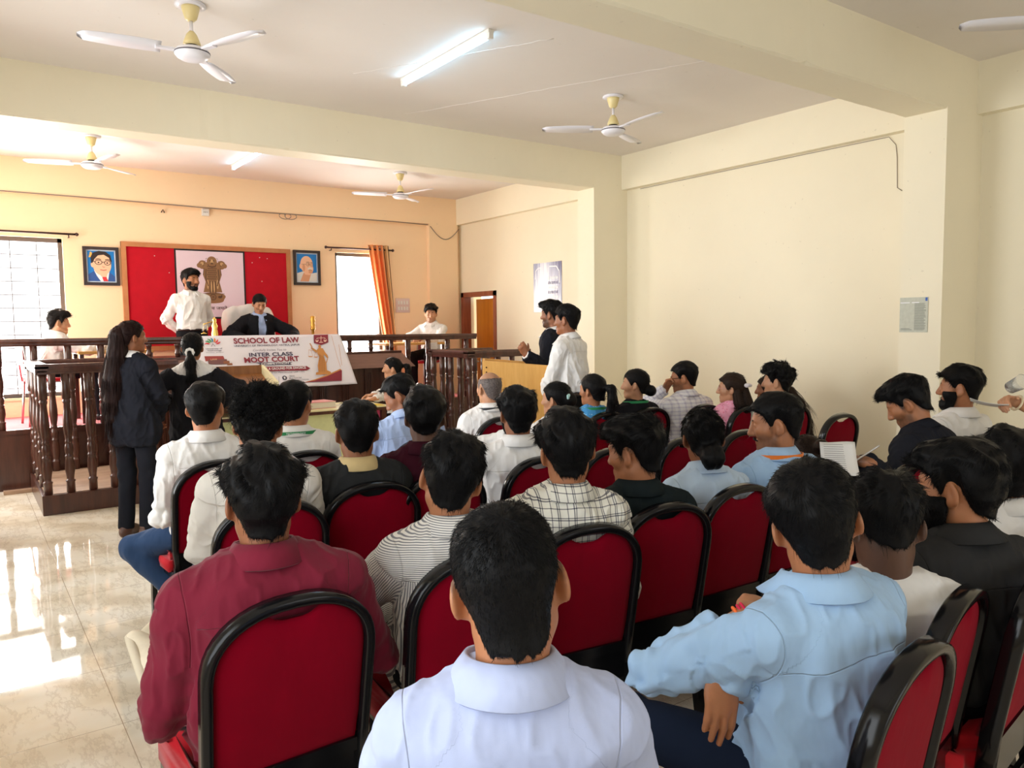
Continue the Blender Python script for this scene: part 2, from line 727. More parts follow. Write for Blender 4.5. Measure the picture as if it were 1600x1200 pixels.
def tri_hand(T, f, n, side, s=1.0, curl=.5, spread=.0, rmin=0.0, pt=None):
    """hand primitives: T wrist, f finger direction, n palm normal, side +1 right hand / -1 left"""
    f = unit(f)
    n = unit(n - f * (n @ f))
    w = np.cross(f, n) * side            # towards the thumb
    M = np.stack([w, f, n], 1)
    P = [Cone(T - f * .03 * s, T + f * .015 * s, .024 * s, .025 * s, .012), Ell(T + f * .05 * s, (.040 * s, .05 * s, .017 * s), M, .012)]
    rr = lambda r: max(r * s, rmin)
    for i, (L, dx) in enumerate(((.040, .029), (.045, .010), (.042, -.010), (.032, -.028))):
        b = T + (f * (.088 - .006 * abs(i - 1.2)) + w * dx) * s
        cv = curl if not isinstance(curl, (list, tuple)) else curl[i]
        d1 = unit(f * math.cos(cv) + n * math.sin(cv) + w * (1.3 - i) * spread)
        d2 = unit(f * math.cos(2 * cv) + n * math.sin(2 * cv) + w * (1.3 - i) * spread)
        m = b + d1 * L * s
        P.append(Cone(b - d1 * .012 * s, m, rr(.0092), rr(.0085), .005))
        P.append(Cone(m, m + d2 * L * .85 * s, rr(.0085), rr(.0070), .003))
    b = T + (f * .022 + w * .028 + n * .004) * s
    d = unit(w * .62 + f * .75 + n * .35) if pt is None else unit(pt)
    m = b + d * .038 * s
    P.append(Cone(b, m, rr(.0125), rr(.0098), .01))
    d = unit(d * .7 + f * .5 + n * .3)
    P.append(Cone(m, m + d * .030 * s, rr(.0098), rr(.0080), .003))
    return P


def ik(Sh, T, l1, l2, pole):
    d = T - Sh
    L = np.linalg.norm(d)
    if L > (l1 + l2) * .995:
        T = Sh + d / L * (l1 + l2) * .995
        d = T - Sh
        L = np.linalg.norm(d)
    a = (l1 * l1 - l2 * l2 + L * L) / (2 * L)
    hgt = math.sqrt(max(l1 * l1 - a * a, 1e-8))
    u = d / L
    p = np.array(pole, float)
    p = unit(p - u * (p @ u))
    return Sh + u * a + p * hgt, T


def skin_mat(name, col):
    if name in _mats:
        return _mats[name]
    t = NT(name)
    c = t.coords()
    nz = t.noise(c, 22, 4)
    base = t.ramp(nz.outputs[0], [(.3, tuple(v * .88 for v in col)), (.7, tuple(min(1, v * 1.08) for v in col))]).outputs[0]
    lip = t.n('ShaderNodeAttribute', attribute_name='lip').outputs['Fac']
    stub = t.n('ShaderNodeAttribute', attribute_name='stub').outputs['Fac']
    base = t.mix(lip, base, (col[0] * .72, col[1] * .42, col[2] * .42))
    base = t.mix(stub, base, (.012, .010, .009))
    fine = t.noise(c, 420, 2)
    t.set(Base_Color=base, Roughness=.48, Normal=t.bump(fine.outputs[0], .12, .001), Subsurface_Weight=.12, Subsurface_Radius=(.01, .004, .002), Subsurface_Scale=.6)
    _mats[name] = t.m
    return t.m


def hair_mat(name, col, rough=.5):
    if name in _mats:
        return _mats[name]
    t = NT(name)
    c = t.coords()
    nz = t.noise(c, 130, 3)
    t.set(Base_Color=t.ramp(nz.outputs[0], [(.3, tuple(v * .6 for v in col)), (.75, tuple(v * 1.5 for v in col))]).outputs[0],
          Roughness=rough, Specular_IOR_Level=.13, Normal=t.bump(nz.outputs[0], .35, .002))
    _mats[name] = t.m
    return t.m


def cloth(name, col, pattern=None, col2=None, rough=.85, weave=900, fold=.35, sheen=None, spec=None):
    if name in _mats:
        return _mats[name]
    t = NT(name)
    obj = t.coords()
    dark = max(col) < .06
    sheen = (.0 if dark else .1) if sheen is None else sheen
    spec = (.08 if dark else .2) if spec is None else spec
    big = t.noise(obj, 9, 3)
    b = t.ramp(big.outputs[0], [(.3, tuple(v * .94 for v in col)), (.7, tuple(min(1, v * 1.04) for v in col))]).outputs[0]
    sep = t.n('ShaderNodeSeparateXYZ')
    t.l(t.n('ShaderNodeAttribute', attribute_name='tc').outputs['Vector'], sep.inputs[0])
    U, Vv, Y = sep.outputs

    def lines(c, period, duty):
        fr = t.math('FRACT', t.math('ADD', t.math('MULTIPLY', c, 1 / period), 100.0))
        return t.math('LESS_THAN', fr, duty)
    if pattern == 'stripe':
        yk = t.math('GREATER_THAN', Y, 0.0)
        dirn = t.math('ADD', t.math('MULTIPLY', U, t.math('SUBTRACT', 1.0, yk)), t.math('MULTIPLY', Vv, yk))
        b = t.mix(lines(dirn, .0058, .42), b, col2)
    elif pattern == 'check':
        m1 = t.math('MAXIMUM', lines(U, .026, .11), lines(t.math('ADD', U, .0065), .052, .07))
        m2 = t.math('MAXIMUM', lines(Vv, .026, .11), lines(t.math('ADD', Vv, .0065), .052, .07))
        f = t.math('ADD', t.math('MULTIPLY', m1, .5), t.math('MULTIPLY', m2, .5))
        b = t.mix(t.math('MINIMUM', t.math('MULTIPLY', f, 1.5), 1.0), b, col2)
    elif pattern == 'softcheck':
        f = t.math('ADD', t.math('MULTIPLY', lines(U, .05, .3), .3), t.math('MULTIPLY', lines(Vv, .03, .35), .35))
        b = t.mix(f, b, col2)
    elif pattern == 'print':
        v = t.n('ShaderNodeTexVoronoi')
        v.inputs['Scale'].default_value = 42
        t.l(obj, v.inputs['Vector'])
        b = t.mix(t.math('LESS_THAN', v.outputs['Distance'], .28), b, col2)
    seam = t.n('ShaderNodeAttribute', attribute_name='seam').outputs['Fac']
    sl = t.math('SUBTRACT', 1.0, t.math('MINIMUM', t.math('MULTIPLY', t.math('ABSOLUTE', seam), 420.0), 1.0))
    fine = t.noise(obj, weave, 2)
    st = t.n('ShaderNodeMapping')
    st.inputs['Scale'].default_value = (24, 24, 10)
    st.inputs['Rotation'].default_value = (.35, .3, 0)
    t.l(obj, st.inputs['Vector'])
    wr = t.noise(st.outputs[0], .8, 2, .5)
    n1 = t.bump(wr.outputs[0], fold, .020)
    n2 = t.bump(fine.outputs[0], .10, .001, n1)
    n3 = t.bump(t.math('MULTIPLY', sl, -1.0), .8, .003, n2)
    t.set(Base_Color=b, Roughness=rough, Normal=n3, Sheen_Weight=sheen, Specular_IOR_Level=spec)
    _mats[name] = t.m
    return t.m


def blk(name='eye'):
    t = NT('eye')
    c = t.coords()
    sep = t.n('ShaderNodeSeparateXYZ')
    t.l(c, sep.inputs[0])
    x, y, z = sep.outputs
    r = t.math('SQRT', t.math('ADD', t.math('MULTIPLY', x, x), t.math('MULTIPLY', z, z)))
    t.set(Base_Color=t.mix(t.math('LESS_THAN', r, .0066), (.72, .68, .64), (.018, .010, .007)), Roughness=.15)
    return t.m


class Person:
    """builds one person; local frame x = right, y = forward, z = up, origin on the floor below the hips"""

    def __init__(self, label, head, yaw=0, hy=None, hp=0, hr=0, sit=True, floor=0.0, hz=None, lean=-6, lean2=6, tilt=0, s=1.0, fem=False,
                 skin='mid', hair=None, shirt='white', pants='black', arms=None, sleeve='long', collar='same', top='shirt', fat=0.0, vox=.005,
                 face=False, strand=1500, srad=.0007, legs=None, tuck=True, shoes='black', brow=True, stub=0.0, beard=None, twist=0, hs=None, group=None,
                 sh_drop=0.0, shw=None, foldk=1.0):
        A = self
        A.s, A.fem, A.vox, A.face, A.label, A.sit = s, fem, vox, face, label, sit
        if hs is None:
            hs = .98 if fem else 1.03
        yaw, lean, lean2, hp, hr, tilt = R(yaw), R(lean), R(lean2), R(hp), R(hr), R(tilt)
        hy = yaw if hy is None else R(hy)
        hz = (.53 if sit else .915 * s) if hz is None else hz
        A.hz = hz
        arms = arms or {}
        A.side = {}

        def spine(tf):
            d = lambda a: np.array([math.sin(tilt) * .5, math.sin(a), math.cos(a)])
            hip = V3(0, 0, hz)
            waist = hip + .19 * s * tf * d(lean)
            chest = waist + .17 * s * tf * d((lean + lean2) / 2)
            neck = chest + .16 * s * tf * d(lean2)
            Mh = rotm(hy - yaw, hp, hr)
            hc = neck + d(lean2 * .5 + hp * .25) * .155 * s * (.5 + .5 * tf) + Mh @ V3(0, .012, 0)
            tp = hc + Mh @ V3(0, -.02, .112) * hs
            tz = max(tp[2], hc[2] + .105 * hs)
            return hip, waist, chest, neck, Mh, hc, V3(hc[0], hc[1], tz)
        tf = 1.0
        ha = .02 if hair is None else max(0, min(.03, hair.get('top', .02) * .8))
        for _ in range(8):
            r = spine(tf)
            tf += (head[2] - ha - floor - r[6][2]) / (.6 * s)
            tf = min(max(tf, .55), 1.5)
        hip, waist, chest, neck, Mh, hc, tp = spine(tf)
        A.tf = tf
        A.hip, A.waist, A.chest, A.neck, A.Mh, A.hc, A.hs = hip, waist, chest, neck, Mh, hc, hs
        up = unit(neck - chest)
        rt = unit(np.array(Matrix.Rotation(R(twist), 3, up.tolist())) @ V3(1, 0, 0))
        fw = np.cross(up, rt)
        A.up, A.rt, A.fw = up, rt, fw
        cy, sy = math.cos(yaw), math.sin(yaw)
        A.loc = (head[0] - (cy * tp[0] - sy * tp[1]), head[1] - (sy * tp[0] + cy * tp[1]), floor)
        A.yaw = yaw
        sw = (shw or (.145 if fem else .166)) * s
        A.sw = sw
        # ---- arms
        l1, l2 = .285 * s, .25 * s
        A.arm = {}
        for sd, key in ((-1, 'L'), (1, 'R')):
            a = arms.get(key, {})
            Sh = neck - up * (.078 + sh_drop) * s + rt * sd * sw + fw * a.get('shf', 0.0)
            if sit:
                T = np.array(a.get('t', (sd * .09, .27, hz + .10)), float)
                pole = a.get('pole', (sd * .7, -.5, -.5))
            else:
                T = np.array(a.get('t', (sd * .25, .06, hz - .10)), float)
                pole = a.get('pole', (sd * .5, -1, 0))
            if 'w' in a:
                q = np.array(a['w'], float) - np.array(A.loc)
                T = V3(cy * q[0] + sy * q[1], -sy * q[0] + cy * q[1], q[2])
            if a.get('head'):
                T = hc + Mh @ (np.array(a['head']) * hs)
            if 'ew' in a:
                q = np.array(a['ew'], float) - np.array(A.loc)
                pole = V3(cy * q[0] + sy * q[1], -sy * q[0] + cy * q[1], q[2]) - Sh
            El, Wr = ik(Sh, T, l1, l2, pole)
            fd = unit(Wr - El)
            hf = np.array(a.get('f', fd + V3(0, 0, -.25) if sit else fd), float)
            hn = np.array(a.get('n', (-sd * .5, 0, -1) if sit else (-sd, 0, 0)), float)
            A.arm[sd] = dict(S=Sh, E=El, W=Wr, f=unit(hf), n=hn, curl=a.get('curl', .45), sleeve=a.get('sleeve', sleeve), pt=a.get('pt'))
        # ---- body (skin), one continuous surface
        v = vox
        B = head_prims(hc, Mh, hs, fem, True)
        nb = neck - up * .02 * s
        nr = (.047 if fem else .056) * s
        B += [Cone(hc + Mh @ V3(0, -.018, -.05) * hs, nb, nr * .98, nr * 1.06, .03)]
        B += [Cone(neck - up * .06 * s + rt * sd * .02, A.arm[sd]['S'], .05 * s, .04 * s, .03) for sd in (-1, 1)]
        B += [Cone(neck - up * .05 * s, chest, .06 * s, .085 * s, .04), Cone(chest, waist, .085 * s, .085 * s, .03), Cone(waist, hip, .085 * s, .09 * s, .03)]
        rm = v * 1.35
        for sd in (-1, 1):
            a = A.arm[sd]
            k = .85 if fem else 1.0
            if a['sleeve'] in ('long', 'cuffed'):
                k *= .82
            B += [Cone(a['S'], a['E'], .042 * s * k, .036 * s * k, .02), Cone(a['E'], a['E'] + (a['W'] - a['E']) * .35, .036 * s * k, .038 * s * k, .02),
                  Cone(a['E'] + (a['W'] - a['E']) * .35, a['W'], .038 * s * k, .025 * s * (.88 if fem else 1.0), .02)]
            B += tri_hand(a['W'], a['f'], a['n'], sd, s * (.92 if fem else 1.0), a['curl'], rmin=rm, pt=a['pt'])
        legs = legs or {}
        A.leg = {}
        for sd, key in ((-1, 'L'), (1, 'R')):
            g = legs.get(key, {})
            H = hip + V3(sd * .085 * s, 0, 0)
            if sit:
                K = np.array(g.get('k', (sd * .12, .40 * s, hz - .03)), float)
                An = np.array(g.get('a', (sd * .12, .40 * s, .09)), float)
            else:
                K = np.array(g.get('k', (sd * .09, .02, .50 * s)), float)
                An = np.array(g.get('a', (sd * .09, -.02, .09)), float)
            ft = np.array(g.get('f', (sd * .15, 1, 0)), float)
            if 'aw' in g:
                q = np.array(g['aw'], float) - np.array(A.loc)
                An = V3(cy * q[0] + sy * q[1], -sy * q[0] + cy * q[1], q[2])
            A.leg[sd] = dict(H=H, K=K, A=An, f=unit(ft), up=g.get('up'))
            B += [Cone(H, K, .065 * s, .045 * s, .03), Cone(K, An, .045 * s, .032 * s, .02),
                  Cone(An - V3(0, 0, .03), An + unit(ft) * .12 * s - V3(0, 0, .055), .034 * s, .022, .02)]
        V, F = mesh_sdf(B, v, smooth=1)
        hl = (V - hc) @ Mh / hs
        lip = np.exp(-((hl[:, 2] + .063) / .010) ** 2 * 1.5 - (hl[:, 0] / .021) ** 4) * (hl[:, 1] > .068) * .8
        stb = np.zeros(len(V))
        if stub > 0:
            ed = np.clip((-.018 - hl[:, 2]) / .03, 0, 1) * np.clip((hl[:, 1] + .012) / .02, 0, 1) * np.clip((hl[:, 2] + .14) / .02, 0, 1)
            ck = np.clip((.012 - np.abs(hl[:, 1] - .02)) / .01, 0, 1) * (hl[:, 2] > -.03) * (hl[:, 2] < .02) * (np.abs(hl[:, 0]) > .05)
            mouth = np.exp(-((hl[:, 2] + .062) / .012) ** 4 - (hl[:, 0] / .024) ** 4)
            cheek = np.clip((.045 - np.abs(hl[:, 0])) / .01, 0, 1) * np.clip((hl[:, 2] + .045) / .008, 0, 1)
            stb = stub * np.maximum(ed * (1 - cheek * .8), ck * .8) * (1 - mouth * .8)
            stb = stb * (.75 + .5 * vnoise(hl * 160))
        if hair is not None:
            sc = hair.get('scalp', 0)
            if sc:
                hb = np.interp(hl[:, 1], HL_Y, HL_Z) + np.where(hl[:, 1] < -.05, hair.get('nape', 0), 0) - .018
                stb = np.maximum(stb, sc * np.clip((hl[:, 2] - hb) / .025, 0, 1) * (np.abs(hl[:, 0]) < .086))
        A.body = link('person', np_mesh('person', V, F, True, {'lip': lip, 'stub': np.clip(stb, 0, 1)}), SKIN[skin])
        A.body.location = A.loc
        A.body.rotation_euler = (0, 0, yaw)
        tag(A.body, label, 'person', group)
        # ---- clothing
        if top:
            A.garment(top, shirt, sleeve, fat, tuck, sit, foldk)
        if pants:
            A.trousers(pants, sit, fat)
        if shoes:
            A.shoes_(shoes)
        if collar and top:
            A.collar_(shirt if collar == 'same' else collar)
        if face:
            A.face_(brow, hair)
        if hair is not None:
            A.hair_(hair, strand, srad)
        if beard:
            A.beard_(beard, strand)

    # ------------------------------------------------ small extras worn by a person
    def over(A, top, mat, cut=.13, drop=.0, foldk=1.0, vcut=False):
        """a loose black gown over the shirt, open round the neck"""
        vs = A.vox
        A.vox = vs * 1.0
        keep = A.shirt
        A._cut, A._vcut = (A.neck - A.up * drop, cut), vcut
        A.garment(top, mat, 'long', .012, False, A.sit, foldk)
        A._cut = None
        A.gown, A.shirt = A.shirt, keep

    def lanyard(A, mat, txt=None):
        M = np.stack([A.rt, A.fw, A.up], 1)
        s = A.s
        o = A.neck + A.up * .012 + A.fw * .006
        r = (.060 if A.fem else .071) * s
        pts = []
        for i in range(33):
            a = R(-90 - 150 + 300 * i / 32)
            fr = abs(i - 16) / 16
            pts.append((o + M @ V3((r + .034) * math.cos(a) * (1 + .1 * fr), (r + .034) * math.sin(a) * (1 + .12 * fr), .006 - .035 * fr ** 2)).tolist())
        mb = MB()
        upv = (M @ V3(0, 0, 1)).tolist()
        mb.sweep(pts, [(-.0012, -.009), (.0012, -.009), (.0012, .009), (-.0012, .009)], up=upv, smooth=False)
        o_ = mb.build('lanyard', mat, A.body)
        if txt:
            m = Matrix(M.tolist()).to_4x4()
            q = o + M @ V3(-.006, -(r + .0358), .006)
            m.translation = Vector(q.tolist())
            lettering(txt, ink('white', 244, 244, 248), o_, m @ Matrix.Rotation(0, 4, 'Z'), -.05, .05, -.005, .005, .01)

    def glasses(A, mat):
        mb = MB()
        for sd in (-1, 1):
            mb.tube([A.H(sd * .033 + .024 * math.cos(a), .094 - .006 * abs(math.cos(a)), .006 + .019 * math.sin(a)) for a in np.linspace(0, 2 * math.pi, 20)[:-1]], .0016, 6, True)
            mb.tube([A.H(sd * .056, .088, .010), A.H(sd * .071, .05, .010), A.H(sd * .079, -.005, .008), A.H(sd * .080, -.02, -.004)], .0018, 6)
        mb.tube([A.H(-.010, .097, .008), A.H(0, .101, .011), A.H(.010, .097, .008)], .0016, 6)
        mb.build('glasses', mat, A.body)

    def moustache(A, r=.0072, w=.029):
        mb = MB()
        pts = [A.H(x, .0905 - 14 * x * x, -.0505 - 9 * x * x) for x in np.linspace(-w, w, 11)]
        mb.sweep([tuple(p) for p in pts], lambda i: [(r * c * (1.1 - abs(i - 5) * .13), r * .8 * q * (1.1 - abs(i - 5) * .13)) for c, q in ((1, 0), (.7, .7), (0, 1), (-.7, .7), (-1, 0), (-.7, -.7), (0, -1), (.7, -.7))], up=tuple(A.Mh[:, 1]))
        mb.build('moustache', HAIR['black'], A.body)

    def blob(A, name, mat, shapes, h=.003, parent=None, k=.004):
        """small accessory from ellipsoids given in head space (centre, radii)"""
        P = [Ell(A.H(*c), np.array(r) * A.hs, A.Mh, k) for c, r in shapes]
        V, F = mesh_sdf(P, h)
        return link(name, np_mesh(name, V, F), mat, parent or A.body)

    def wristband(A, sd, mat, name='bracelet', r=.031, w=.004, back=.02, n=1):
        a = A.arm[sd]
        d = unit(a['W'] - a['E'])
        u = unit(np.cross(d, V3(.3, .2, 1)))
        v = np.cross(d, u)
        mb = MB()
        for k in range(n):
            c = a['W'] - d * (back + .009 * k)
            mb.tube([tuple(c + (u * math.cos(t) + v * math.sin(t)) * r) for t in np.linspace(0, 2 * math.pi, 24)[:-1]], w, 8, True)
        return mb.build(name, mat, A.body)

    # local -> world
    def W(self, p):
        c, s = math.cos(self.yaw), math.sin(self.yaw)
        return (self.loc[0] + c * p[0] - s * p[1], self.loc[1] + s * p[0] + c * p[1], self.loc[2] + p[2])

    def H(self, *p):
        return self.hc + self.Mh @ (np.array(p) * self.hs)

    def garment(A, top, mat, sleeve, fat, tuck, sit, foldk):
        s, up, rt, fw = A.s, A.up, A.rt, A.fw
        hip, waist, chest, neck = A.hip, A.waist, A.chest, A.neck
        M = np.stack([rt, fw, up], 1)
        e = {'shirt': 0.0, 'tee': -.004, 'jacket': .014, 'gown': .03, 'kurti': .0}[top]
        fm = .9 if A.fem else 1.0
        wx = A.sw / .166
        P = [Ell(hip + up * .05 * s, ((.178 + e + fat * .6) * s * (1.0 if A.fem else .97), (.128 + e + fat) * s, .15 * s), M, .05),
             Ell(waist + up * .02 * s, ((.158 + e + fat) * s * fm, (.118 + e + fat) * s, .19 * s), M, .06),
             Ell(chest + up * .01 * s + fw * .005, ((.165 * wx + e + fat * .5) * (.95 if A.fem else 1), (.118 + e + fat * .4) * s, .20 * s * A.tf), M, .06)]
        if A.fem:
            P += [Ell(chest + fw * .09 * s + rt * sd * .06 * s + up * .0, (.06 * s, .055 * s, .065 * s), M, .04) for sd in (-1, 1)]
        P += [Cone(neck - up * .088 * s - rt * A.sw * .55 - fw * .012, neck - up * .088 * s + rt * A.sw * .55 - fw * .012, .074 * s + e * .6, .074 * s + e * .6, .05)]
        PA = []
        for sd in (-1, 1):
            a = A.arm[sd]
            P.append(Cone(neck - up * .030 * s + rt * sd * .032 * s - fw * .010, a['S'] + up * .008 * s - rt * sd * .02, .046 * s + e * .4, .05 * s + e * .5, .04))
            r0, r1, r2 = (.064, .053, .043)
            if A.fem:
                r0, r1, r2 = (.056, .046, .037)
            r0, r1, r2 = r0 * s + e * .6, r1 * s + e * .6, r2 * s + e * .5
            if top == 'gown':
                r1, r2 = r1 + .015, r2 + .03
            sl = a['sleeve']
            if sl == 'short':
                m = a['S'] + (a['E'] - a['S']) * .78
                PA.append(Cone(a['S'], m, r0, r1 + .012, .035, True))
            else:
                PA.append(Cone(a['S'], a['E'], r0, r1, .035))
                f = {'long': 1.0, 'cuffed': .74}.get(sl, .42)
                PA.append(Cone(a['E'], a['E'] + (a['W'] - a['E']) * f, r1, r2 if f == 1.0 else r1 + .004, .02, True))
        if not tuck or top in ('jacket', 'gown', 'kurti'):
            if sit:
                P.append(Cone(hip + up * .05 + fw * .02, hip - up * .03 + fw * .02, .150 * s + e + fat * .4, .155 * s + e + fat * .4, .05))
            else:
                dz = {'gown': .55, 'kurti': .40, 'jacket': .16}.get(top, .12)
                M0 = np.eye(3)
                P.append(Ell(hip - V3(0, 0, dz * .4), ((.185 + e) * s, (.14 + e) * s, dz * .95 + .05), M0, .05))
                P.append(Half(hip - V3(0, 0, dz), (0, 0, -1)))
        else:
            P.append(Half(hip + up * (.0 if sit else .06) * s, -up, .006))
        P += PA
        if getattr(A, '_cut', None):
            c_, r_ = A._cut
            if A._vcut:
                P.append(Ell(neck + fw * .13 - up * .20, (.055, .12, .30), M, .01, 's'))
            P.append(Ell(c_ + up * r_ * .25, (r_, r_ * .9, r_), M, .01, 's'))
        V, F = mesh_sdf(P, max(A.vox, .0055), smooth=2)
        # garment coordinates
        rel = V - neck
        u, vv, yy = rel @ rt, rel @ up, rel @ fw
        zone = np.zeros(len(V))
        tc = np.stack([u, vv, np.zeros(len(V))], 1)
        armhole = np.full(len(V), 1.0)
        disp = np.zeros(len(V))
        rad = np.zeros(len(V))
        for sd in (-1, 1):
            a = A.arm[sd]
            d1 = a['E'] - a['S']
            L1 = np.linalg.norm(d1)
            d1 = d1 / L1
            d2 = a['W'] - a['E']
            L2 = np.linalg.norm(d2)
            d2 = d2 / L2
            t1 = (V - a['S']) @ d1
            q1 = np.linalg.norm(V - a['S'] - np.clip(t1, 0, L1)[:, None] * d1, axis=1)
            t2 = (V - a['E']) @ d2
            q2 = np.linalg.norm(V - a['E'] - np.clip(t2, 0, L2)[:, None] * d2, axis=1)
            outw = rel @ (rt * sd)
            m1 = (q1 < .085 + e) & (t1 > .015) & ((outw > A.sw * .86) | (t1 > .12)) & ((outw > A.sw * .7) | (q1 < .062))
            m2 = (q2 < .075 + e) & (t2 > -.02)
            m = m1 | m2
            al = np.where(q2 < q1, L1 + t2, t1)
            ax1 = unit(np.cross(d1, V3(0, 0, 1)) + 1e-6)
            ax2 = np.cross(d1, ax1)
            bx1 = unit(ax1 - d2 * (ax1 @ d2))
            bx2 = np.cross(d2, bx1)
            ang = np.where(q2 < q1, np.arctan2((V - a['E']) @ bx2, (V - a['E']) @ bx1), np.arctan2((V - a['S']) @ ax2, (V - a['S']) @ ax1))
            tc[m, 0] = ang[m] * .055
            tc[m, 1] = al[m]
            zone[m] = 1
            near = (q1 < .12) & (vv < .02)
            hole = np.where(near & (q2 > .06) & (vv > -.23), outw - A.sw * 1.0 - .10 * (vv + .1) - .55 * (vv + .1) ** 2, 1.0)
            armhole = np.where(np.abs(hole) < np.abs(armhole), hole, armhole)
            w = np.exp(-((al - L1) / .075) ** 2) * m
            nn = vnoise(np.stack([al * 34 + sd * 9, ang * .9 + 3, al * 0 + A.loc[0] * 7], 1)) - .5
            n2 = vnoise(np.stack([al * 14 + sd * 5, ang * 1.4 + 8, al * 0 + A.loc[0] * 5], 1)) - .5
            disp += m * foldk * (nn * .034 * w + n2 * .016)
            if top == 'shirt' and a['sleeve'] == 'long':
                seam_c = np.abs(al - (L1 + L2 - .055))
                armhole = np.where(m & (seam_c < np.abs(armhole)), seam_c, armhole)
        yok = vv + .125 * s - .012 * np.cos(u * 9)
        back = yy < .03
        seam = armhole.copy()
        if top in ('shirt',):
            seam = np.where(back & (zone < .5) & (np.abs(yok) < np.abs(seam)), yok, seam)
        tc[:, 2] = np.where((zone < .5) & (yok > 0), 1.0, -1.0)
        # soft cloth folds: vertical drag lines below the yoke, bunching near the waist
        q = np.stack([u * 15 + vv * 5, yy * 15, vv * 4 + A.loc[0] * 3], 1)
        a1 = 1 - np.abs(2 * vnoise(q) - 1)
        q2_ = np.stack([u * 6 + 4, yy * 6, vv * 20 + A.loc[1] * 3], 1)
        a2 = vnoise(q2_) - .5
        lowm = np.clip((-vv - .14 * s) / .2, 0, 1)
        tor = (zone < .5)
        disp += tor * foldk * ((a1 ** 2 - .3) * .020 * (.35 + lowm) + a2 * .022 * np.clip((-vv - .26 * s) / .15, 0, 1))
        disp += foldk * ((vnoise(V * 11 + A.loc[0]) - .5) * .012 + (1 - np.abs(2 * vnoise(V @ np.array([[1, .3, 0], [-.3, 1, .5], [0, -.5, 1]]) * np.array([26, 26, 12]) + 7) - 1)) ** 3 * .006)
        Nn = vnormals(V, F)
        for _ in range(2):
            pass
        V = V + Nn * disp[:, None]
        V = lap(V, F, .35)
        nm = {'shirt': 'shirt', 'tee': 'shirt', 'jacket': 'jacket', 'gown': 'gown', 'kurti': 'tunic'}[top]
        A.shirt = link(nm, np_mesh(nm, V, F, True, {'tc': tc, 'seam': seam}), CL[mat], A.body)
        A.gV = V

    def press(A, cx, cy, ca):
        """cloth pressed flat where the back leans on the chair"""
        for o in [A.shirt, getattr(A, 'gown', None), getattr(A, 'pants', None)]:
            if o is None:
                continue
            n = len(o.data.vertices)
            co = np.zeros(n * 3, np.float32)
            o.data.vertices.foreach_get('co', co)
            co = co.reshape(-1, 3)
            c, s = math.cos(A.yaw), math.sin(A.yaw)
            wx = A.loc[0] + c * co[:, 0] - s * co[:, 1] - cx
            wy = A.loc[1] + s * co[:, 0] + c * co[:, 1] - cy
            c2, s2 = math.cos(ca), math.sin(ca)
            lx, ly = c2 * wx + s2 * wy, -s2 * wx + c2 * wy
            z = co[:, 2]
            lim = -.195 - np.maximum(0, z - .43) * .17 + .030 - .012 * np.clip((np.abs(lx) - .13) / .06, 0, 1)
            m = (np.abs(lx) < .225) & (z < .895) & (ly < lim)
            ly = np.where(m, lim + (ly - lim) * .03, ly)
            wx, wy = c2 * lx - s2 * ly + cx - A.loc[0], s2 * lx + c2 * ly + cy - A.loc[1]
            co[:, 0], co[:, 1] = c * wx + s * wy, -s * wx + c * wy
            o.data.vertices.foreach_set('co', co.ravel())
            o.data.update()

    def trousers(A, mat, sit, fat):
        s = A.s
        P = [Ell(A.hip + V3(0, 0, .03), ((.165 + fat * .6) * s, (.118 + fat * .6) * s, .125 * s), None, .04)]
        for sd in (-1, 1):
            g = A.leg[sd]
            P.append(Cone(g['H'], g['K'], .092 * s, .066 * s, .03))
            P.append(Cone(g['K'], g['A'] - V3(0, 0, .03), .066 * s, .058 * s, .02, True))
        V, F = mesh_sdf(P, max(A.vox, .007), smooth=2)
        Nn = vnormals(V, F)
        d = np.zeros(len(V))
        for sd in (-1, 1):
            g = A.leg[sd]
            w = np.exp(-(np.linalg.norm(V - g['K'], axis=1) / .12) ** 2)
            d += w * (vnoise(V * np.array([9, 30, 22]) + 5) - .5) * .02
        d += (vnoise(V * 12 + 3) - .5) * .01
        V = V + Nn * d[:, None]
        A.pants = link('trousers', np_mesh('trousers', V, F, True, {'tc': V * 1.0, 'seam': np.full(len(V), 1.0)}), CL[mat], A.body)

    def shoes_(A, mat):
        for sd in (-1, 1):
            g = A.leg[sd]
            f = g['f']
            an = g['A']
            z = an[2] - .09
            up = V3(0, 0, 1)
            if g['up'] is not None:
                up = unit(np.array(g['up'], float) - f * (f @ np.array(g['up'], float)))
            elif abs(f[2]) > .05:
                up = unit(np.cross(np.cross(f, V3(0, 0, 1)), f))
            rt = unit(np.cross(f, up))
            M = np.stack([rt, f, up], 1)
            o = an - up * .09
            P = [Ell(o + f * .035 + up * .035, (.043, .115, .052), M, .02), Ell(o + f * .115 + up * .022, (.046, .065, .036), M, .02),
                 Cone(o + up * .05 - f * .01, o + up * .10 - f * .015, .045, .04, .02, True), Half(o + up * .002, -up, .006)]
            V, F = mesh_sdf(P, .006, smooth=1)
            so = link('shoe', np_mesh('shoe', V, F), SHOE[mat], A.body)
            if mat in ('white', 'beige'):
                P = [Ell(o + f * .05 + up * .01, (.05, .135, .03), M, .01), Half(o + up * .024, up, .003), Half(o - up * .002, -up, .003)]
                V, F = mesh_sdf(P, .006, smooth=1)
                link('sole', np_mesh('sole', V, F), SHOE['sole'], so)
                lc_ = MB()
                for q in range(4):
                    b = o + f * (.045 + .022 * q) + up * (.088 - .010 * q)
                    lc_.tube([tuple(b - rt * .028 - up * .014), tuple(b + up * .002), tuple(b + rt * .028 - up * .014)], .003, 6)
                lc_.build('lace', SHOE['sole'], so)

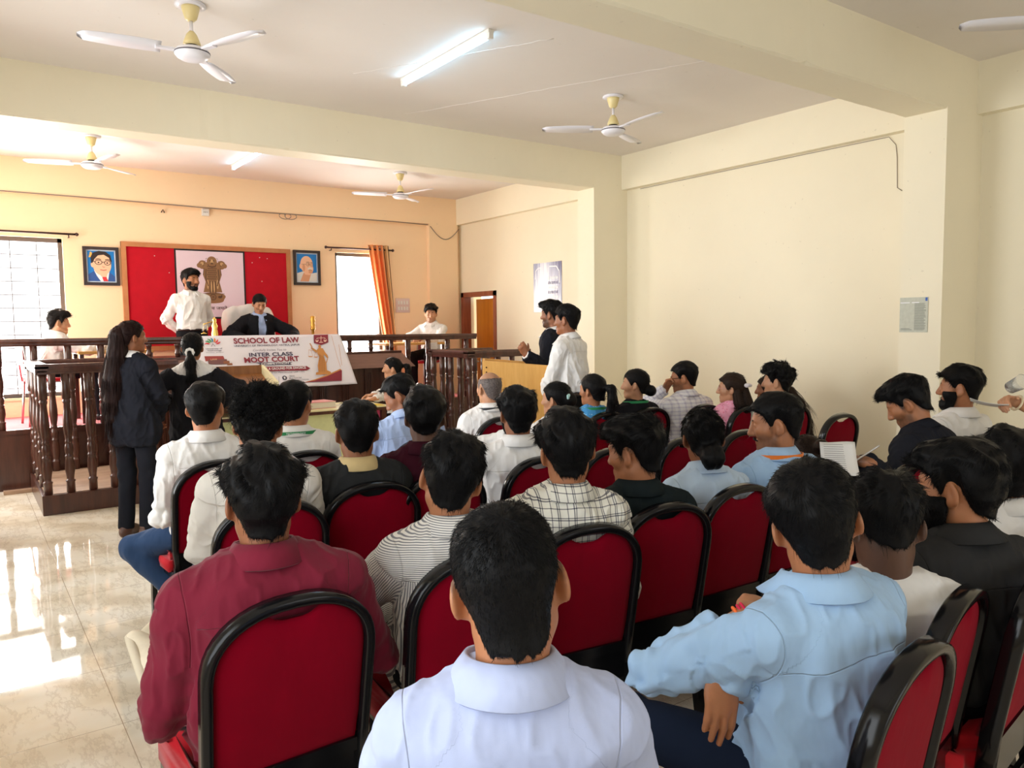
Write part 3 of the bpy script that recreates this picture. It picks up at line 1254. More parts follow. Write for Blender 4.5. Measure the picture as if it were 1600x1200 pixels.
    def collar_(A, mat, wide=0.0):
        """folded shirt collar: a stand and a turned-down leaf, open at the front"""
        s = A.s
        M = np.stack([A.rt, A.fw, A.up], 1)
        nr = (.052 if A.fem else .063) * s
        o = A.neck + A.up * .012 + A.fw * .008
        n = 40
        vs = []
        sect = [(.000, .026), (.003, .037), (.0075, .0385), (.0185, .024), (.037, -.008), (.0345, -.0115), (.0155, .016), (.006, .027), (.003, -.020), (.000, -.020)]
        for i in range(n + 1):
            a = -math.pi / 2 + R(-154) + R(308) * i / n      # starts and ends at the front opening, back is the middle
            c, q = math.cos(a), math.sin(a)
            fr = abs(i - n / 2) / (n / 2)                     # 0 at the back, 1 at the front
            dz = -.026 * fr ** 2 * s
            for (dr, z) in sect:
                lng = 1 + (.9 * fr ** 5 if z < .0 and dr > .02 else 0)
                rr = nr + dr * s * (1.0 + .35 * (1 - fr)) * (lng if dr > .02 else 1)
                zz = z * s * (1.12 if z > 0 else lng)
                vs.append(o + M @ V3(rr * c, rr * q * 1.05, zz + dz))
        m = len(sect)
        fs = []
        for i in range(n):
            for j in range(m):
                k = (j + 1) % m
                fs.append((i * m + j, i * m + k, (i + 1) * m + k, (i + 1) * m + j))
        mb = MB()
        mb.add(vs, fs, True)
        mb.add(vs[:m], [tuple(range(m))])
        mb.add(vs[-m:], [tuple(range(m))])
        me = mb.mesh('collar')
        for k in ('seam',):
            at = me.attributes.new(k, 'FLOAT', 'POINT')
            at.data.foreach_set('value', np.full(len(me.vertices), 1.0, np.float32))
        at = me.attributes.new('tc', 'FLOAT_VECTOR', 'POINT')
        co = np.array([tuple(v) for v in mb.v], np.float32)
        rel = (co - A.neck)
        tcv = np.stack([rel @ A.rt, rel @ A.up, np.full(len(co), 1.0)], 1).astype(np.float32)
        at.data.foreach_set('vector', tcv.ravel())
        A.collar = link('collar', me, CL[mat], A.shirt)

    def face_(A, brow, hair):
        for sd in (-1, 1):
            mb = MB()
            bm = bmesh.new()
            bmesh.ops.create_uvsphere(bm, u_segments=16, v_segments=10, radius=.0108 * A.hs)
            bm.verts.index_update()
            mb.add([v.co.copy() for v in bm.verts], [[v.index for v in f.verts] for f in bm.faces], True)
            bm.free()
            o = mb.build('eye', EYE, A.body)
            m = Matrix(A.Mh.tolist()).to_4x4()
            m.translation = Vector(A.H(sd * .0305, .0735, .0065))
            o.matrix_local = m
            if brow:
                b = MB()
                pts = [A.H(sd * (.014 + .034 * t), .0868 - .012 * t * t, .0275 + .0035 * math.sin(t * 2.6)) for t in np.linspace(0, 1, 8)]
                b.sweep(pts, lambda i: [(.0032 * c * (1.1 - .09 * i), .0042 * q * (1.1 - .1 * i)) for c, q in ((1, 0), (.7, .7), (0, 1), (-.7, .7), (-1, 0), (-.7, -.7), (0, -1), (.7, -.7))])
                b.build('eyebrow', HAIR[(hair or {}).get('col', 'black')] if (hair or {}).get('col', 'black') != 'grey' else HAIR['black'], A.body)

    def hair_(A, st, nstr, srad):
        V, F = hair_mesh(st, A.fem, st.get('h', .004), st.get('seed', 1))
        hl = V.copy()
        V = A.hc + (V * A.hs) @ A.Mh.T
        mat = HAIR[st.get('col', 'black')]
        tail = []
        VV, FF = [V], [F]
        # hanging parts: list of point chains [(p, r), ...] given in head space with 'h' or body space
        for ch in st.get('tail', []):
            pts = []
            for p in ch:
                q = A.H(*p[:3]) if len(p) == 4 else A.H(*p[4]) + V3(*p[:3])
                pts.append((q, p[3]))
            P = [Cone(pts[i][0], pts[i + 1][0], pts[i][1], pts[i + 1][1], .02) for i in range(len(pts) - 1)]
            v2, f2 = mesh_sdf(P, .005, smooth=1)
            n2 = vnormals(v2, f2)
            axis = unit(pts[-1][0] - pts[0][0])
            side = v2 - pts[0][0]
            along = side @ axis
            perp = side - along[:, None] * axis
            nn = vnoise(np.concatenate([perp * 70, (along * 5)[:, None]], 1)[:, [0, 1, 3]] + np.stack([perp[:, 2] * 70] * 3, 1)) - .5
            v2 = v2 + n2 * (nn * st.get('tamp', .010))[:, None]
            FF.append(f2 + sum(len(v) for v in VV))
            VV.append(v2)
            tail.append((v2, f2, pts))
        Va, Fa = np.concatenate(VV), np.concatenate(FF)
        ho = link('hair', np_mesh('hair', Va, Fa), mat, A.body)
        A.hair = ho
        if not nstr:
            return
        N = vnormals(V, F)
        crown = V3(*st.get('crown', (.008, -.062, .10)))
        Mh, hc, hs = A.Mh, A.hc, A.hs
        tight = st.get('tight', None)

        def flow(P):
            q = ((P - hc) @ Mh) / hs
            if tight is not None:
                d = np.array(tight) - q
            else:
                d = q - crown
                d[:, 2] *= .4
                dn = np.clip((.07 - q[:, 2]) / .08, 0, 1)[:, None]
                d = d / (np.linalg.norm(d, axis=1, keepdims=True) + 1e-6) * (1 - dn * .8) + V3(0, -.15, -1) * dn
                d = d + np.array(st.get('comb', (0, 0, 0))) * np.clip((q[:, 2] - .03) / .05, 0, 1)[:, None]
            return d @ Mh.T
        c = hl[F].mean(1)
        # long fibres on top, short ones on the cropped sides and nape
        topw = np.clip((c[:, 2] - .02) / .06, 0, 1)
        vis = (np.abs(c).max(1) < .3).astype(float)
        if st.get('bald'):
            pass
        if tight is not None:
            far = np.linalg.norm(c - np.array(tight), axis=1)
            strands('hair_strands', V, F, N, mat, ho, flow, nstr, .035, srad, up=.03, jit=.05, seed=st.get('seed', 1), npt=5, mask=np.clip((far - .085) / .03, 0, 1))
        else:
            strands('hair_strands', V, F, N, mat, ho, flow, int(nstr * .6), st.get('len', .026), srad, up=st.get('lift', .2), jit=st.get('jit', .12), seed=st.get('seed', 1),
                    curl=st.get('curl', 0), mask=topw * vis + .05, npt=6, droop=st.get('droop', .05))
            strands('hair_strands', V, F, N, mat, ho, flow, int(nstr * .4), st.get('slen', .009), srad * .9, up=st.get('slift', .35), jit=.2, seed=5, mask=(1 - topw) * vis + .02, npt=4,
                    curl=st.get('curl', 0) * .6)
        for (v2, f2, pts) in tail:
            n2 = vnormals(v2, f2)
            C = np.array([p for p, r in pts])
            Tn = np.array([unit(C[min(i + 1, len(C) - 1)] - C[max(i - 1, 0)]) for i in range(len(C))])
            if len(C) > 3:
                Tn[0] = Tn[1] = Tn[2]

            def fl2(P):
                d = ((P[:, None] - C[None]) ** 2).sum(-1)
                return Tn[d.argmin(1)]
            c2 = np.linalg.norm(v2[f2].mean(1) - C[0], axis=1)
            strands('hair_strands', v2, f2, n2, mat, ho, fl2, int(nstr * st.get('tailn', .7)), st.get('tlen', .09), srad, up=.03, jit=st.get('tjit', .07), seed=9, npt=6, curl=st.get('tcurl', 0), droop=.12, mask=np.clip((c2 - .05) / .04, 0, 1) + 1e-6)

    def beard_(A, st, nstr):
        """full beard: a shell grown from the jaw plus fibres"""
        h = .004
        lo, hi = np.array([-.11, -.05, -.17]), np.array([.11, .15, .05])
        n = ((hi - lo) / h).astype(int) + 1
        ax = [lo[i] + h * np.arange(n[i]) for i in range(3)]
        x, y, z = ax[0][:, None, None], ax[1][None, :, None], ax[2][None, None, :]
        D = np.full(n, .3)
        for p in head_prims(np.zeros(3), np.eye(3), 1.0, A.fem, True, False):
            D = _comb(D, p.d(x, y, z), p)
        t = st.get('t', .012)
        ax_ = np.abs(x) + 0 * y + 0 * z
        topl = np.where(ax_ > .053, -.012, np.interp(ax_, [0, .016, .03, .045, .056], [-.049, -.048, -.066, -.066, -.042]))
        D = D - .0012 - t * np.clip((topl - z) / .035, .0, 1)
        cut = (z - topl) * .8
        cut = np.maximum(cut, (.006 - y) - np.clip(z + .05, -1, 0) * .3)
        mouth = Ell((0, .088, -.063), (.021, .03, .0085)).d(x, y, z)
        cut = np.maximum(cut, -mouth)
        D = np.maximum(D, cut)
        D[0] = D[-1] = .25
        D[:, 0] = D[:, -1] = .25
        D[:, :, 0] = D[:, :, -1] = .25
        V, F = snets(D.astype(np.float32), lo, h, 1)
        V = A.hc + (V * A.hs) @ A.Mh.T
        bo = link('beard', np_mesh('beard', V, F), HAIR[st.get('col', 'black')], A.body)
        if nstr:
            N = vnormals(V, F)
            Mh = A.Mh
            strands('beard_strands', V, F, N, HAIR[st.get('col', 'black')], bo, lambda P: np.tile(Mh @ V3(0, .2, -1), (len(P), 1)), int(nstr * .5), st.get('len', .010), .0006, up=.5, jit=.3, seed=4, npt=4)

# ------------------------------------------------------------------ people materials
SKIN = {'fair': skin_mat('skin_fair', (.54, .27, .15)), 'mid': skin_mat('skin_tan', (.41, .165, .074)), 'brown': skin_mat('skin_brown', (.285, .106, .046)),
        'dark': skin_mat('skin_dark', (.115, .052, .030))}
HAIR = {'black': hair_mat('hair_black', (.0036, .0034, .0038)), 'brown': hair_mat('hair_brown', (.022, .012, .008)), 'red': hair_mat('hair_black_backlit', (.014, .005, .004)),  # red entry is black hair with reddish backlight put into its colour
        'grey': hair_mat('hair_greying', (.12, .10, .095), .5), 'soft': hair_mat('hair_soft_black', (.009, .007, .0065), .42)}
EYE = blk()
_W = (.80, .79, .78)
CL = {'white': cloth('white_cotton', _W), 'warmwhite': cloth('warm_white_cotton', (.78, .75, .70)), 'lavender': cloth('pale_lavender_cotton', srgb(178, 188, 220)),
      'skyblue': cloth('sky_blue_cotton', srgb(160, 192, 226)), 'paleblue': cloth('pale_blue_cotton', srgb(186, 208, 232)), 'blue': cloth('light_blue_cotton', srgb(172, 194, 236)),
      'maroon': cloth('maroon_cotton', srgb(114, 24, 45)), 'darkmaroon': cloth('dark_maroon_cotton', srgb(52, 14, 26)), 'stripe': cloth('striped_cotton', (.74, .71, .66), 'stripe', (.20, .20, .215)),
      'check': cloth('checked_cotton', (.80, .78, .70), 'check', (.035, .035, .065)), 'softcheck': cloth('soft_checked_cotton', (.80, .79, .82), 'softcheck', (.35, .33, .50)),
      'black': cloth('black_cloth', (.012, .012, .015)), 'suit': cloth('black_suiting', (.014, .015, .021), fold=.2), 'navy': cloth('navy_suiting', (.010, .016, .034), fold=.2),
      'darkgreen': cloth('black_green_cotton', (.012, .018, .020)), 'charcoal': cloth('charcoal_cotton', (.030, .030, .031)), 'charjacket': cloth('dark_grey_jacket_cloth', (.022, .023, .024)),
      'beige': cloth('beige_cotton', srgb(202, 178, 128)), 'jeans': cloth('blue_denim', (.016, .042, .105)), 'darkjeans': cloth('dark_blue_denim', (.010, .025, .060)),
      'kurti': cloth('blue_print_cotton', srgb(72, 152, 214), 'print', srgb(150, 205, 240)), 'pink': cloth('pink_print_cotton', srgb(240, 168, 196), 'print', srgb(226, 130, 160)),
      'mint': cloth('pale_green_cotton', srgb(218, 226, 212))}
SHOE = {'black': plain('black_shoe_leather', (.012, .012, .013), .35), 'brown': plain('brown_leather', (.10, .045, .03), .4), 'beige': plain('beige_canvas', srgb(226, 214, 190), .8, var=.06),
        'white': plain('white_shoe', (.75, .74, .72), .5), 'sole': plain('pale_rubber_sole', srgb(214, 202, 178), .7)}

# hair styles
def _arc(n, f):
    return [f(i / (n - 1)) for i in range(n)]


ST = {
    'bun': dict(top=.014, side=.010, back=.014, amp=.004, freq=50, tight=(0, -.13, -.035), free=[((0, -.128, -.045), (.050, .042, .045), .02)], seed=3),
    'highbun': dict(top=.016, side=.011, back=.016, amp=.004, freq=50, tight=(0, -.13, .0), free=[((0, -.135, -.012), (.042, .036, .042), .02)], seed=4),
    'pony': dict(top=.016, side=.011, back=.016, amp=.004, freq=50, tight=(0, -.12, .03), free=[((0, -.125, .03), (.022, .028, .022), .02)],
                 tail=[[(0, -.135, .035, .020), (0, -.175, .02, .030), (0, -.185, -.05, .034), (0, -.165, -.15, .030), (0, -.15, -.24, .016)]]),
    'longpony': dict(top=.016, side=.011, back=.016, amp=.004, freq=50, tight=(0, -.12, .05), free=[((0, -.125, .05), (.026, .030, .026), .02)],
                     tail=[[(0, -.13, .05, .024), (0, -.17, .02, .042), (0, -.18, -.12, .058), (0, -.17, -.30, .062), (0, -.16, -.48, .056), (0, -.15, -.62, .028)]], tlen=.16),
    'half': dict(top=.020, side=.016, back=.022, amp=.008, freq=40, tight=(0, -.12, .02), nape=-.02,
                 tail=[[(-.055, -.05, -.02, .035), (-.06, -.07, -.12, .040), (-.05, -.085, -.24, .030)], [(.055, -.05, -.02, .035), (.06, -.07, -.12, .040), (.05, -.085, -.24, .030)],
                       [(0, -.085, .0, .05), (0, -.115, -.12, .055), (0, -.12, -.26, .035)]], tcurl=.004, tjit=.2, col='brown'),
    'short': dict(top=.026, side=.010, back=.014, amp=.012, freq=34, len=.026),
    'neat': dict(top=.024, side=.009, back=.012, amp=.009, freq=34, len=.022, comb=(.6, .2, 0)),
    'fade': dict(top=.013, side=.004, back=.006, amp=.004, freq=60, len=.011, slen=.007, lift=.9, slift=.7, jit=.4, scalp=.85),
    'full': dict(top=.032, side=.014, back=.020, nape_t=.012, amp=.015, freq=28, len=.026, slen=.012, lift=.12, jit=.08),
    'wavy': dict(top=.034, side=.016, back=.022, nape_t=.010, amp=.020, freq=34, len=.034, slen=.02, curl=.003, lift=.6, jit=.4, aniso=(1, 1, 1)),
    'curly': dict(top=.040, side=.014, back=.018, nape_t=.006, amp=.026, freq=44, len=.028, slen=.012, curl=.005, lift=.8, jit=.6, aniso=(1, 1, 1),
                  vol=[((0, .03, .105), (.075, .07, .035), .03)]),
    'quiff': dict(top=.028, side=.007, back=.010, amp=.013, freq=32, len=.032, comb=(0, .8, .3), vol=[((0, .062, .098), (.055, .045, .030), .03)], scalp=.6),
    'under': dict(top=.030, side=.006, back=.010, nape_t=.004, amp=.014, freq=32, len=.030, comb=(0, .8, .1), scalp=.7, vol=[((0, .04, .10), (.06, .06, .03), .03)]),
    'mop': dict(top=.032, side=.010, back=.012, amp=.013, freq=32, len=.036, comb=(-.5, 1, 0), vol=[((-.01, .078, .078), (.055, .028, .028), .02)]),
}

# ------------------------------------------------------------------ the room
XL, XR, YB, YR, ZC, ZB = -0.62, 6.37, 10.33, -3.6, 3.47, 3.075
DY, DZ = 8.93, 0.585                          # dais front edge and height
XC = 5.86                                     # face of the right-hand columns


def paint(name, col, rough=.55):
    t = NT(name)
    c = t.coords()
    n1 = t.noise(c, .9, 5, .6)
    n2 = t.noise(c, 7, 4, .6)
    b = t.ramp(n1.outputs[0], [(.3, tuple(v * .965 for v in col)), (.7, tuple(min(1, v * 1.02) for v in col))]).outputs[0]
    sp = t.noise(c, 26, 2, .4)
    spots = t.math('GREATER_THAN', sp.outputs[0], .765)
    b = t.mix(t.math('MULTIPLY', spots, .22), b, (.42, .36, .27))
    t.set(Base_Color=b, Roughness=rough, Specular_IOR_Level=.3, Normal=t.bump(n2.outputs[0], .12, .006))
    return t.m


WALL = paint('cream_wall_paint', srgb(240, 231, 206))
BACKWALL = paint('bounce_tinted_wall_paint', srgb(248, 219, 180))  # cream paint with the red carpet's warm bounce put into its colour
CEIL = paint('white_ceiling_paint', srgb(231, 224, 217), .8)


def floor_mat():
    t = NT('polished_marble_tile')
    c = t.coords()
    w = t.n('ShaderNodeTexWave', wave_type='BANDS', bands_direction='DIAGONAL')
    w.inputs['Scale'].default_value = .9
    w.inputs['Distortion'].default_value = 9
    w.inputs['Detail'].default_value = 4
    w.inputs['Detail Scale'].default_value = 1.6
    t.l(c, w.inputs['Vector'])
    n = t.noise(c, 2.2, 6, .62)
    f = t.math('ADD', t.math('MULTIPLY', w.outputs[0], .35), t.math('MULTIPLY', n.outputs[0], .65))
    b = t.ramp(f, [(.25, srgb(222, 209, 187)), (.48, srgb(240, 231, 213)), (.75, srgb(248, 243, 231))]).outputs[0]
    mp = t.n('ShaderNodeMapping')
    mp.inputs['Scale'].default_value = (5, 1.6, 1)
    mp.inputs['Rotation'].default_value = (0, 0, R(35))
    t.l(c, mp.inputs['Vector'])
    v = t.noise(mp.outputs[0], 1.5, 7, .7)
    vein = t.math('SUBTRACT', 1.0, t.math('MINIMUM', t.math('MULTIPLY', t.math('ABSOLUTE', t.math('SUBTRACT', v.outputs[0], .5)), 30), 1.0))
    b = t.mix(t.math('MULTIPLY', vein, .28), b, srgb(160, 140, 112))
    sep = t.n('ShaderNodeSeparateXYZ')
    t.l(c, sep.inputs[0])

    def grout(s, off):
        fr = t.math('FRACT', t.math('ADD', t.math('DIVIDE', t.math('ADD', s, -off), .6), 50.0))
        return t.math('LESS_THAN', t.math('MINIMUM', fr, t.math('SUBTRACT', 1.0, fr)), .0028)
    g = t.math('MAXIMUM', grout(sep.outputs[0], .45), grout(sep.outputs[1], 3.925))
    b = t.mix(t.math('MULTIPLY', g, .75), b, srgb(150, 128, 100))
    rg = t.noise(c, 5, 3)
    t.set(Base_Color=b, Roughness=t.ramp(rg.outputs[0], [(.3, (.02, .02, .02)), (.7, (.06, .06, .06))]).outputs[0], Specular_IOR_Level=.22,
          Normal=t.bump(t.math('ADD', t.math('MULTIPLY', g, -1.0), t.math('MULTIPLY', rg.outputs[0], .25)), .10, .002))
    return t.m


FLOOR = floor_mat()
BROWN = wood('dark_brown_varnished_wood', srgb(56, 30, 24), srgb(92, 54, 44), .28, (9, 9, 1.0), .04, .3)
BROWNLT = wood('brown_varnished_board', srgb(116, 82, 72), srgb(140, 104, 92), .4, (1.2, 9, 9), .03)
PLY = wood('golden_plywood', srgb(206, 150, 72), srgb(228, 178, 102), .42, (10, 10, 1.0), .03)
PLYX = wood('golden_plywood_lying', srgb(206, 150, 72), srgb(228, 178, 102), .42, (1.0, 10, 10), .03)
RED = cloth('red_notice_cloth', srgb(186, 3, 30), weave=600, fold=.05, sheen=.3)
METAL = plain('dull_steel', (.55, .55, .56), .3, 1.0)
BLACKMETAL = plain('black_enamel', (.006, .006, .007), .17, 0, Specular_IOR_Level=.3)
GRILL = plain('dark_grille_paint', srgb(92, 84, 80), .5)
PVC = plain('white_plastic', (.75, .74, .70), .4)


def struct(name, mb, mat):
    return tag(mb.build(name, mat), kind='structure')


struct('floor', MB().box((XL - .4, YR - .4, -.12), (XR + .4, YB + .4, 0)), FLOOR)
# ceiling with a slightly uneven plaster skin
struct('ceiling', MB().box((XL - .4, YR - .4, ZC), (XR + .4, YB + .4, ZC + .15)), CEIL)

# back wall with two window openings
WL = (-.25, 1.03, .80, 2.61)
WR = (4.34, 5.06, .78, 2.60)
mb = MB()
for x0, x1, z0, z1 in ((XL - .4, WL[0], 0, ZC), (WL[0], WL[1], 0, WL[2]), (WL[0], WL[1], WL[3], ZC), (WL[1], WR[0], 0, ZC), (WR[0], WR[1], 0, WR[2]), (WR[0], WR[1], WR[3], ZC), (WR[1], XR + .4, 0, ZC)):
    mb.box((x0, YB, z0), (x1, YB + .23, z1))
struct('wall_back', mb, BACKWALL)
# right wall with the doorway
DO = (9.32, 10.27, 2.06)
mb = MB()
for y0, y1, z0, z1 in ((YR - .4, DO[0], 0, ZC), (DO[0], DO[1], DO[2], ZC), (DO[1], YB + .23, 0, ZC)):
    mb.box((XR, y0, z0), (XR + .22, y1, z1))
struct('wall_right', mb, WALL)
# left wall with tall openings that bring in daylight, the middle one added for fill
mb = MB()
ys = [YR - .4, -.2, 2.2, 3.8, 6.0, 7.9, 9.4, YB + .23]
for i in range(len(ys) - 1):
    if i % 2 == 0:
        mb.box((XL - .22, ys[i], 0), (XL, ys[i + 1], ZC))
    else:
        mb.box((XL - .22, ys[i], 0), (XL, ys[i + 1], .75))
        mb.box((XL - .22, ys[i], 2.75), (XL, ys[i + 1], ZC))
struct('wall_left', mb, WALL)
mb = MB()
for x0, x1, z0, z1 in ((XL - .4, .6, 0, ZC), (.6, 5.2, 0, .75), (.6, 5.2, 2.75, ZC), (5.2, XR + .4, 0, ZC)):  # unseen wall, its opening made up to let in the rear fill
    mb.box((x0, YR - .23, z0), (x1, YR, z1))
struct('wall_rear', mb, WALL)


def rough_edge_beam(x0, x1, y0, y1, z0, z1, seed, mat):
    """cast beam whose lower arrises are a little ragged"""
    rng = random.Random(seed)
    n = int((x1 - x0) / .06)
    vs, fs = [], []
    for i in range(n + 1):
        x = x0 + (x1 - x0) * i / n
        a, b = rng.gauss(0, .0035), rng.gauss(0, .0035)
        vs += [(x, y0, z1), (x, y0 + abs(a) * .4, z0 + .012 + a), (x, y0 + .012 + a, z0), (x, y1 - .012 + b, z0), (x, y1 - abs(b) * .4, z0 + .012 + b), (x, y1, z1)]
    for i in range(n):
        for j in range(6):
            k = (j + 1) % 6
            fs.append((i * 6 + j, (i + 1) * 6 + j, (i + 1) * 6 + k, i * 6 + k))
    fs += [tuple(range(6)), tuple(n * 6 + j for j in range(5, -1, -1))]
    return MB().add(vs, fs)


struct('trim_1', rough_edge_beam(XL, XR, 6.62, 6.90, ZB, ZC + .02, 1, WALL), WALL)            # cross beam before the dais bay
struct('trim_2', rough_edge_beam(XL, XR, 2.80, 3.11, ZB - .01, ZC + .02, 2, WALL), WALL)      # cross beam above the audience
struct('trim_3', rough_edge_beam(XL, XR, -1.1, -.8, ZB, ZC + .02, 3, WALL), WALL)
# columns at the right-hand wall
struct('column_1', MB().box((XC, 6.62, 0), (XR + .02, 6.90, ZB + .03)), WALL)
struct('column_2', MB().box((XC - .03, 2.80, 0), (XR + .02, 3.11, ZB + .03)), WALL)
struct('column_3', MB().box((XC, -1.1, 0), (XR + .02, -.8, ZB + .03)), WALL)
# edge beams along the right and back walls
for i, (y0, y1) in enumerate(((6.90, YB), (3.11, 6.62), (-.8, 2.80), (YR, -1.1))):
    struct('trim_%d' % (4 + i), MB().box((XR - .09, y0 - .01, ZB + .012), (XR + .02, y1 + .01, ZC + .02)), WALL)
struct('trim_8', MB().box((XL, YB - .08, ZB), (5.80, YB + .02, ZC + .02)), BACKWALL)
struct('column_4', MB().box((5.80, YB - .08, 0), (6.30, YB + .02, ZC + .02)), BACKWALL)
# plaster ridge lines on the middle ceiling
t_ = MB()
for (a, b, w) in (((XL, 3.55, ZC), (XR - .1, 3.72, ZC), .012), ((2.55, 5.6, ZC), (3.35, 4.2, ZC), .008), ((3.4, 6.4, ZC), (4.7, 3.6, ZC), .006)):
    rng = random.Random(5)
    pts = [(a[0] + (b[0] - a[0]) * i / 40 + rng.gauss(0, .006), a[1] + (b[1] - a[1]) * i / 40 + rng.gauss(0, .006), ZC) for i in range(41)]
    t_.sweep(pts, [(-w * 1.6, .002), (w * 1.6, .002), (w * .3, -.0022), (-w * .3, -.0022)], smooth=True)
struct('trim_9', t_, CEIL)

# ---- windows: frame, grille, dusty glass
GLASSW = NT('bright_window_glass')
GLASSW.set(Base_Color=(.95, .97, 1), Roughness=.05, Transmission_Weight=1.0, IOR=1.02, Alpha=1.0)


def window(n, x0, x1, z0, z1, bars, mull):
    f = MB()
    w = .045
    y0, y1 = YB + .06, YB + .11
    f.box((x0, y0, z0), (x0 + w, y1, z1)).box((x1 - w, y0, z0), (x1, y1, z1)).box((x0, y0, z0), (x1, y1, z0 + w)).box((x0, y0, z1 - w), (x1, y1, z1))
    f.box((x0, y0 + .004, mull - .022), (x1, y1 + .003, mull + .022))
    o = tag(f.build('window_%d' % n, GRILL), kind='structure')
    g = MB()
    for i in range(bars[1]):
        z = z0 + (z1 - z0) * (i + .7) / bars[1]
        g.box((x0 + w, y0 + .01, z - .004), (x1 - w, y0 + .018, z + .004))
    for i in range(bars[0]):
        x = x0 + (x1 - x0) * (i + 1) / (bars[0] + 1)
        g.box((x - .004, y0 + .008, z0 + w), (x + .004, y0 + .016, z1 - w))
    if bars[0]:
        g.build('window_grille', GRILL, o)
    MB().box((x0 - .02, YB - .015, z0 - .03), (x1 + .02, YB + .06, z0)).build('window_sill', BACKWALL, o)
    return o


window(1, *WL, (4, 12), 1.43)
window(2, *WR, (0, 0), 1.43)

# ---- door in the right wall: frame and a leaf standing ajar
f = MB()
f.box((XR - .015, DO[0], 0), (XR + .12, DO[0] + .07, DO[2])).box((XR - .015, DO[1] - .07, 0), (XR + .12, DO[1], DO[2])).box((XR - .015, DO[0], DO[2] - .07), (XR + .12, DO[1], DO[2]))
FRAME = wood('reddish_door_frame', srgb(128, 66, 44), srgb(160, 92, 64), .4, (9, 9, 1), .03)
d = tag(f.build('door_1', FRAME), kind='structure')
LEAF = wood('orange_door_veneer', srgb(196, 118, 22), srgb(218, 142, 40), .38, (7, 7, .7), .03)
lm = Matrix.Translation((XR + .14, DO[0] + .08, 0)) @ Matrix.Rotation(R(83), 4, 'Z')
lf = MB().box((0, -.02, .02), (.80, .02, DO[2] - .10), lm).build('door_leaf', LEAF, d)
h = MB()
h.tube([lm @ Vector((.73, .02, 1.0)), lm @ Vector((.73, .07, 1.0)), lm @ Vector((.62, .075, 1.0))], .009)
h.build('door_handle', METAL, lf)
# the corridor beyond
struct('wall_corridor', MB().box((XR + 1.3, 8.3, 0), (XR + 1.4, 10.8, ZC)), WALL)

# ---- dais
struct('platform_front', MB().box((XL, DY, 0), (5.80, DY + .04, DZ - .02)), BROWN)
struct('floor_dais', MB().box((XL, DY, DZ - .03), (5.80, YB, DZ)), plain('red_carpet', srgb(206, 48, 62), .95, var=.15, bump=.3, scale=220, Sheen_Weight=.3))
struct('platform_side', MB().box((5.78, DY, 0), (5.82, YB, DZ - .005)), BROWN)
struct('platform_edge', MB().box((XL, DY - .012, DZ - .035), (5.82, DY + .05, DZ + .008)), BROWN)
MBs = MB().box((XL, YB - .02, DZ), (5.8, YB + .001, DZ + .06))

# ------------------------------------------------------------------ banquet chairs
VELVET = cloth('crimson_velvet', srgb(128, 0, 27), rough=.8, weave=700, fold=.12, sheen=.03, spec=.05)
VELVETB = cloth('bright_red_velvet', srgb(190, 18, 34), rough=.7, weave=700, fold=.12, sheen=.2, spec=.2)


def chair_back_path(w=.205, z0=.40, z1=.74, zt=.905, tilt=.16, n=22, low=.0):
    """arch of the chair back seen from behind; returns points (x, y, z)"""
    pts = [(-w + .012, low), (-w + .004, z0 + .1), (-w, z1)]
    for i in range(1, n):
        a = math.pi * (1 - i / n)
        pts.append((w * math.copysign(abs(math.cos(a)) ** .86, math.cos(a)), z1 + (zt - z1) * math.sin(a) ** .86))
    pts += [(w, z1), (w - .004, z0 + .1), (w - .012, low)]
    return pts


def back_y(z):
    return -.195 - max(0, z - .43) * .17


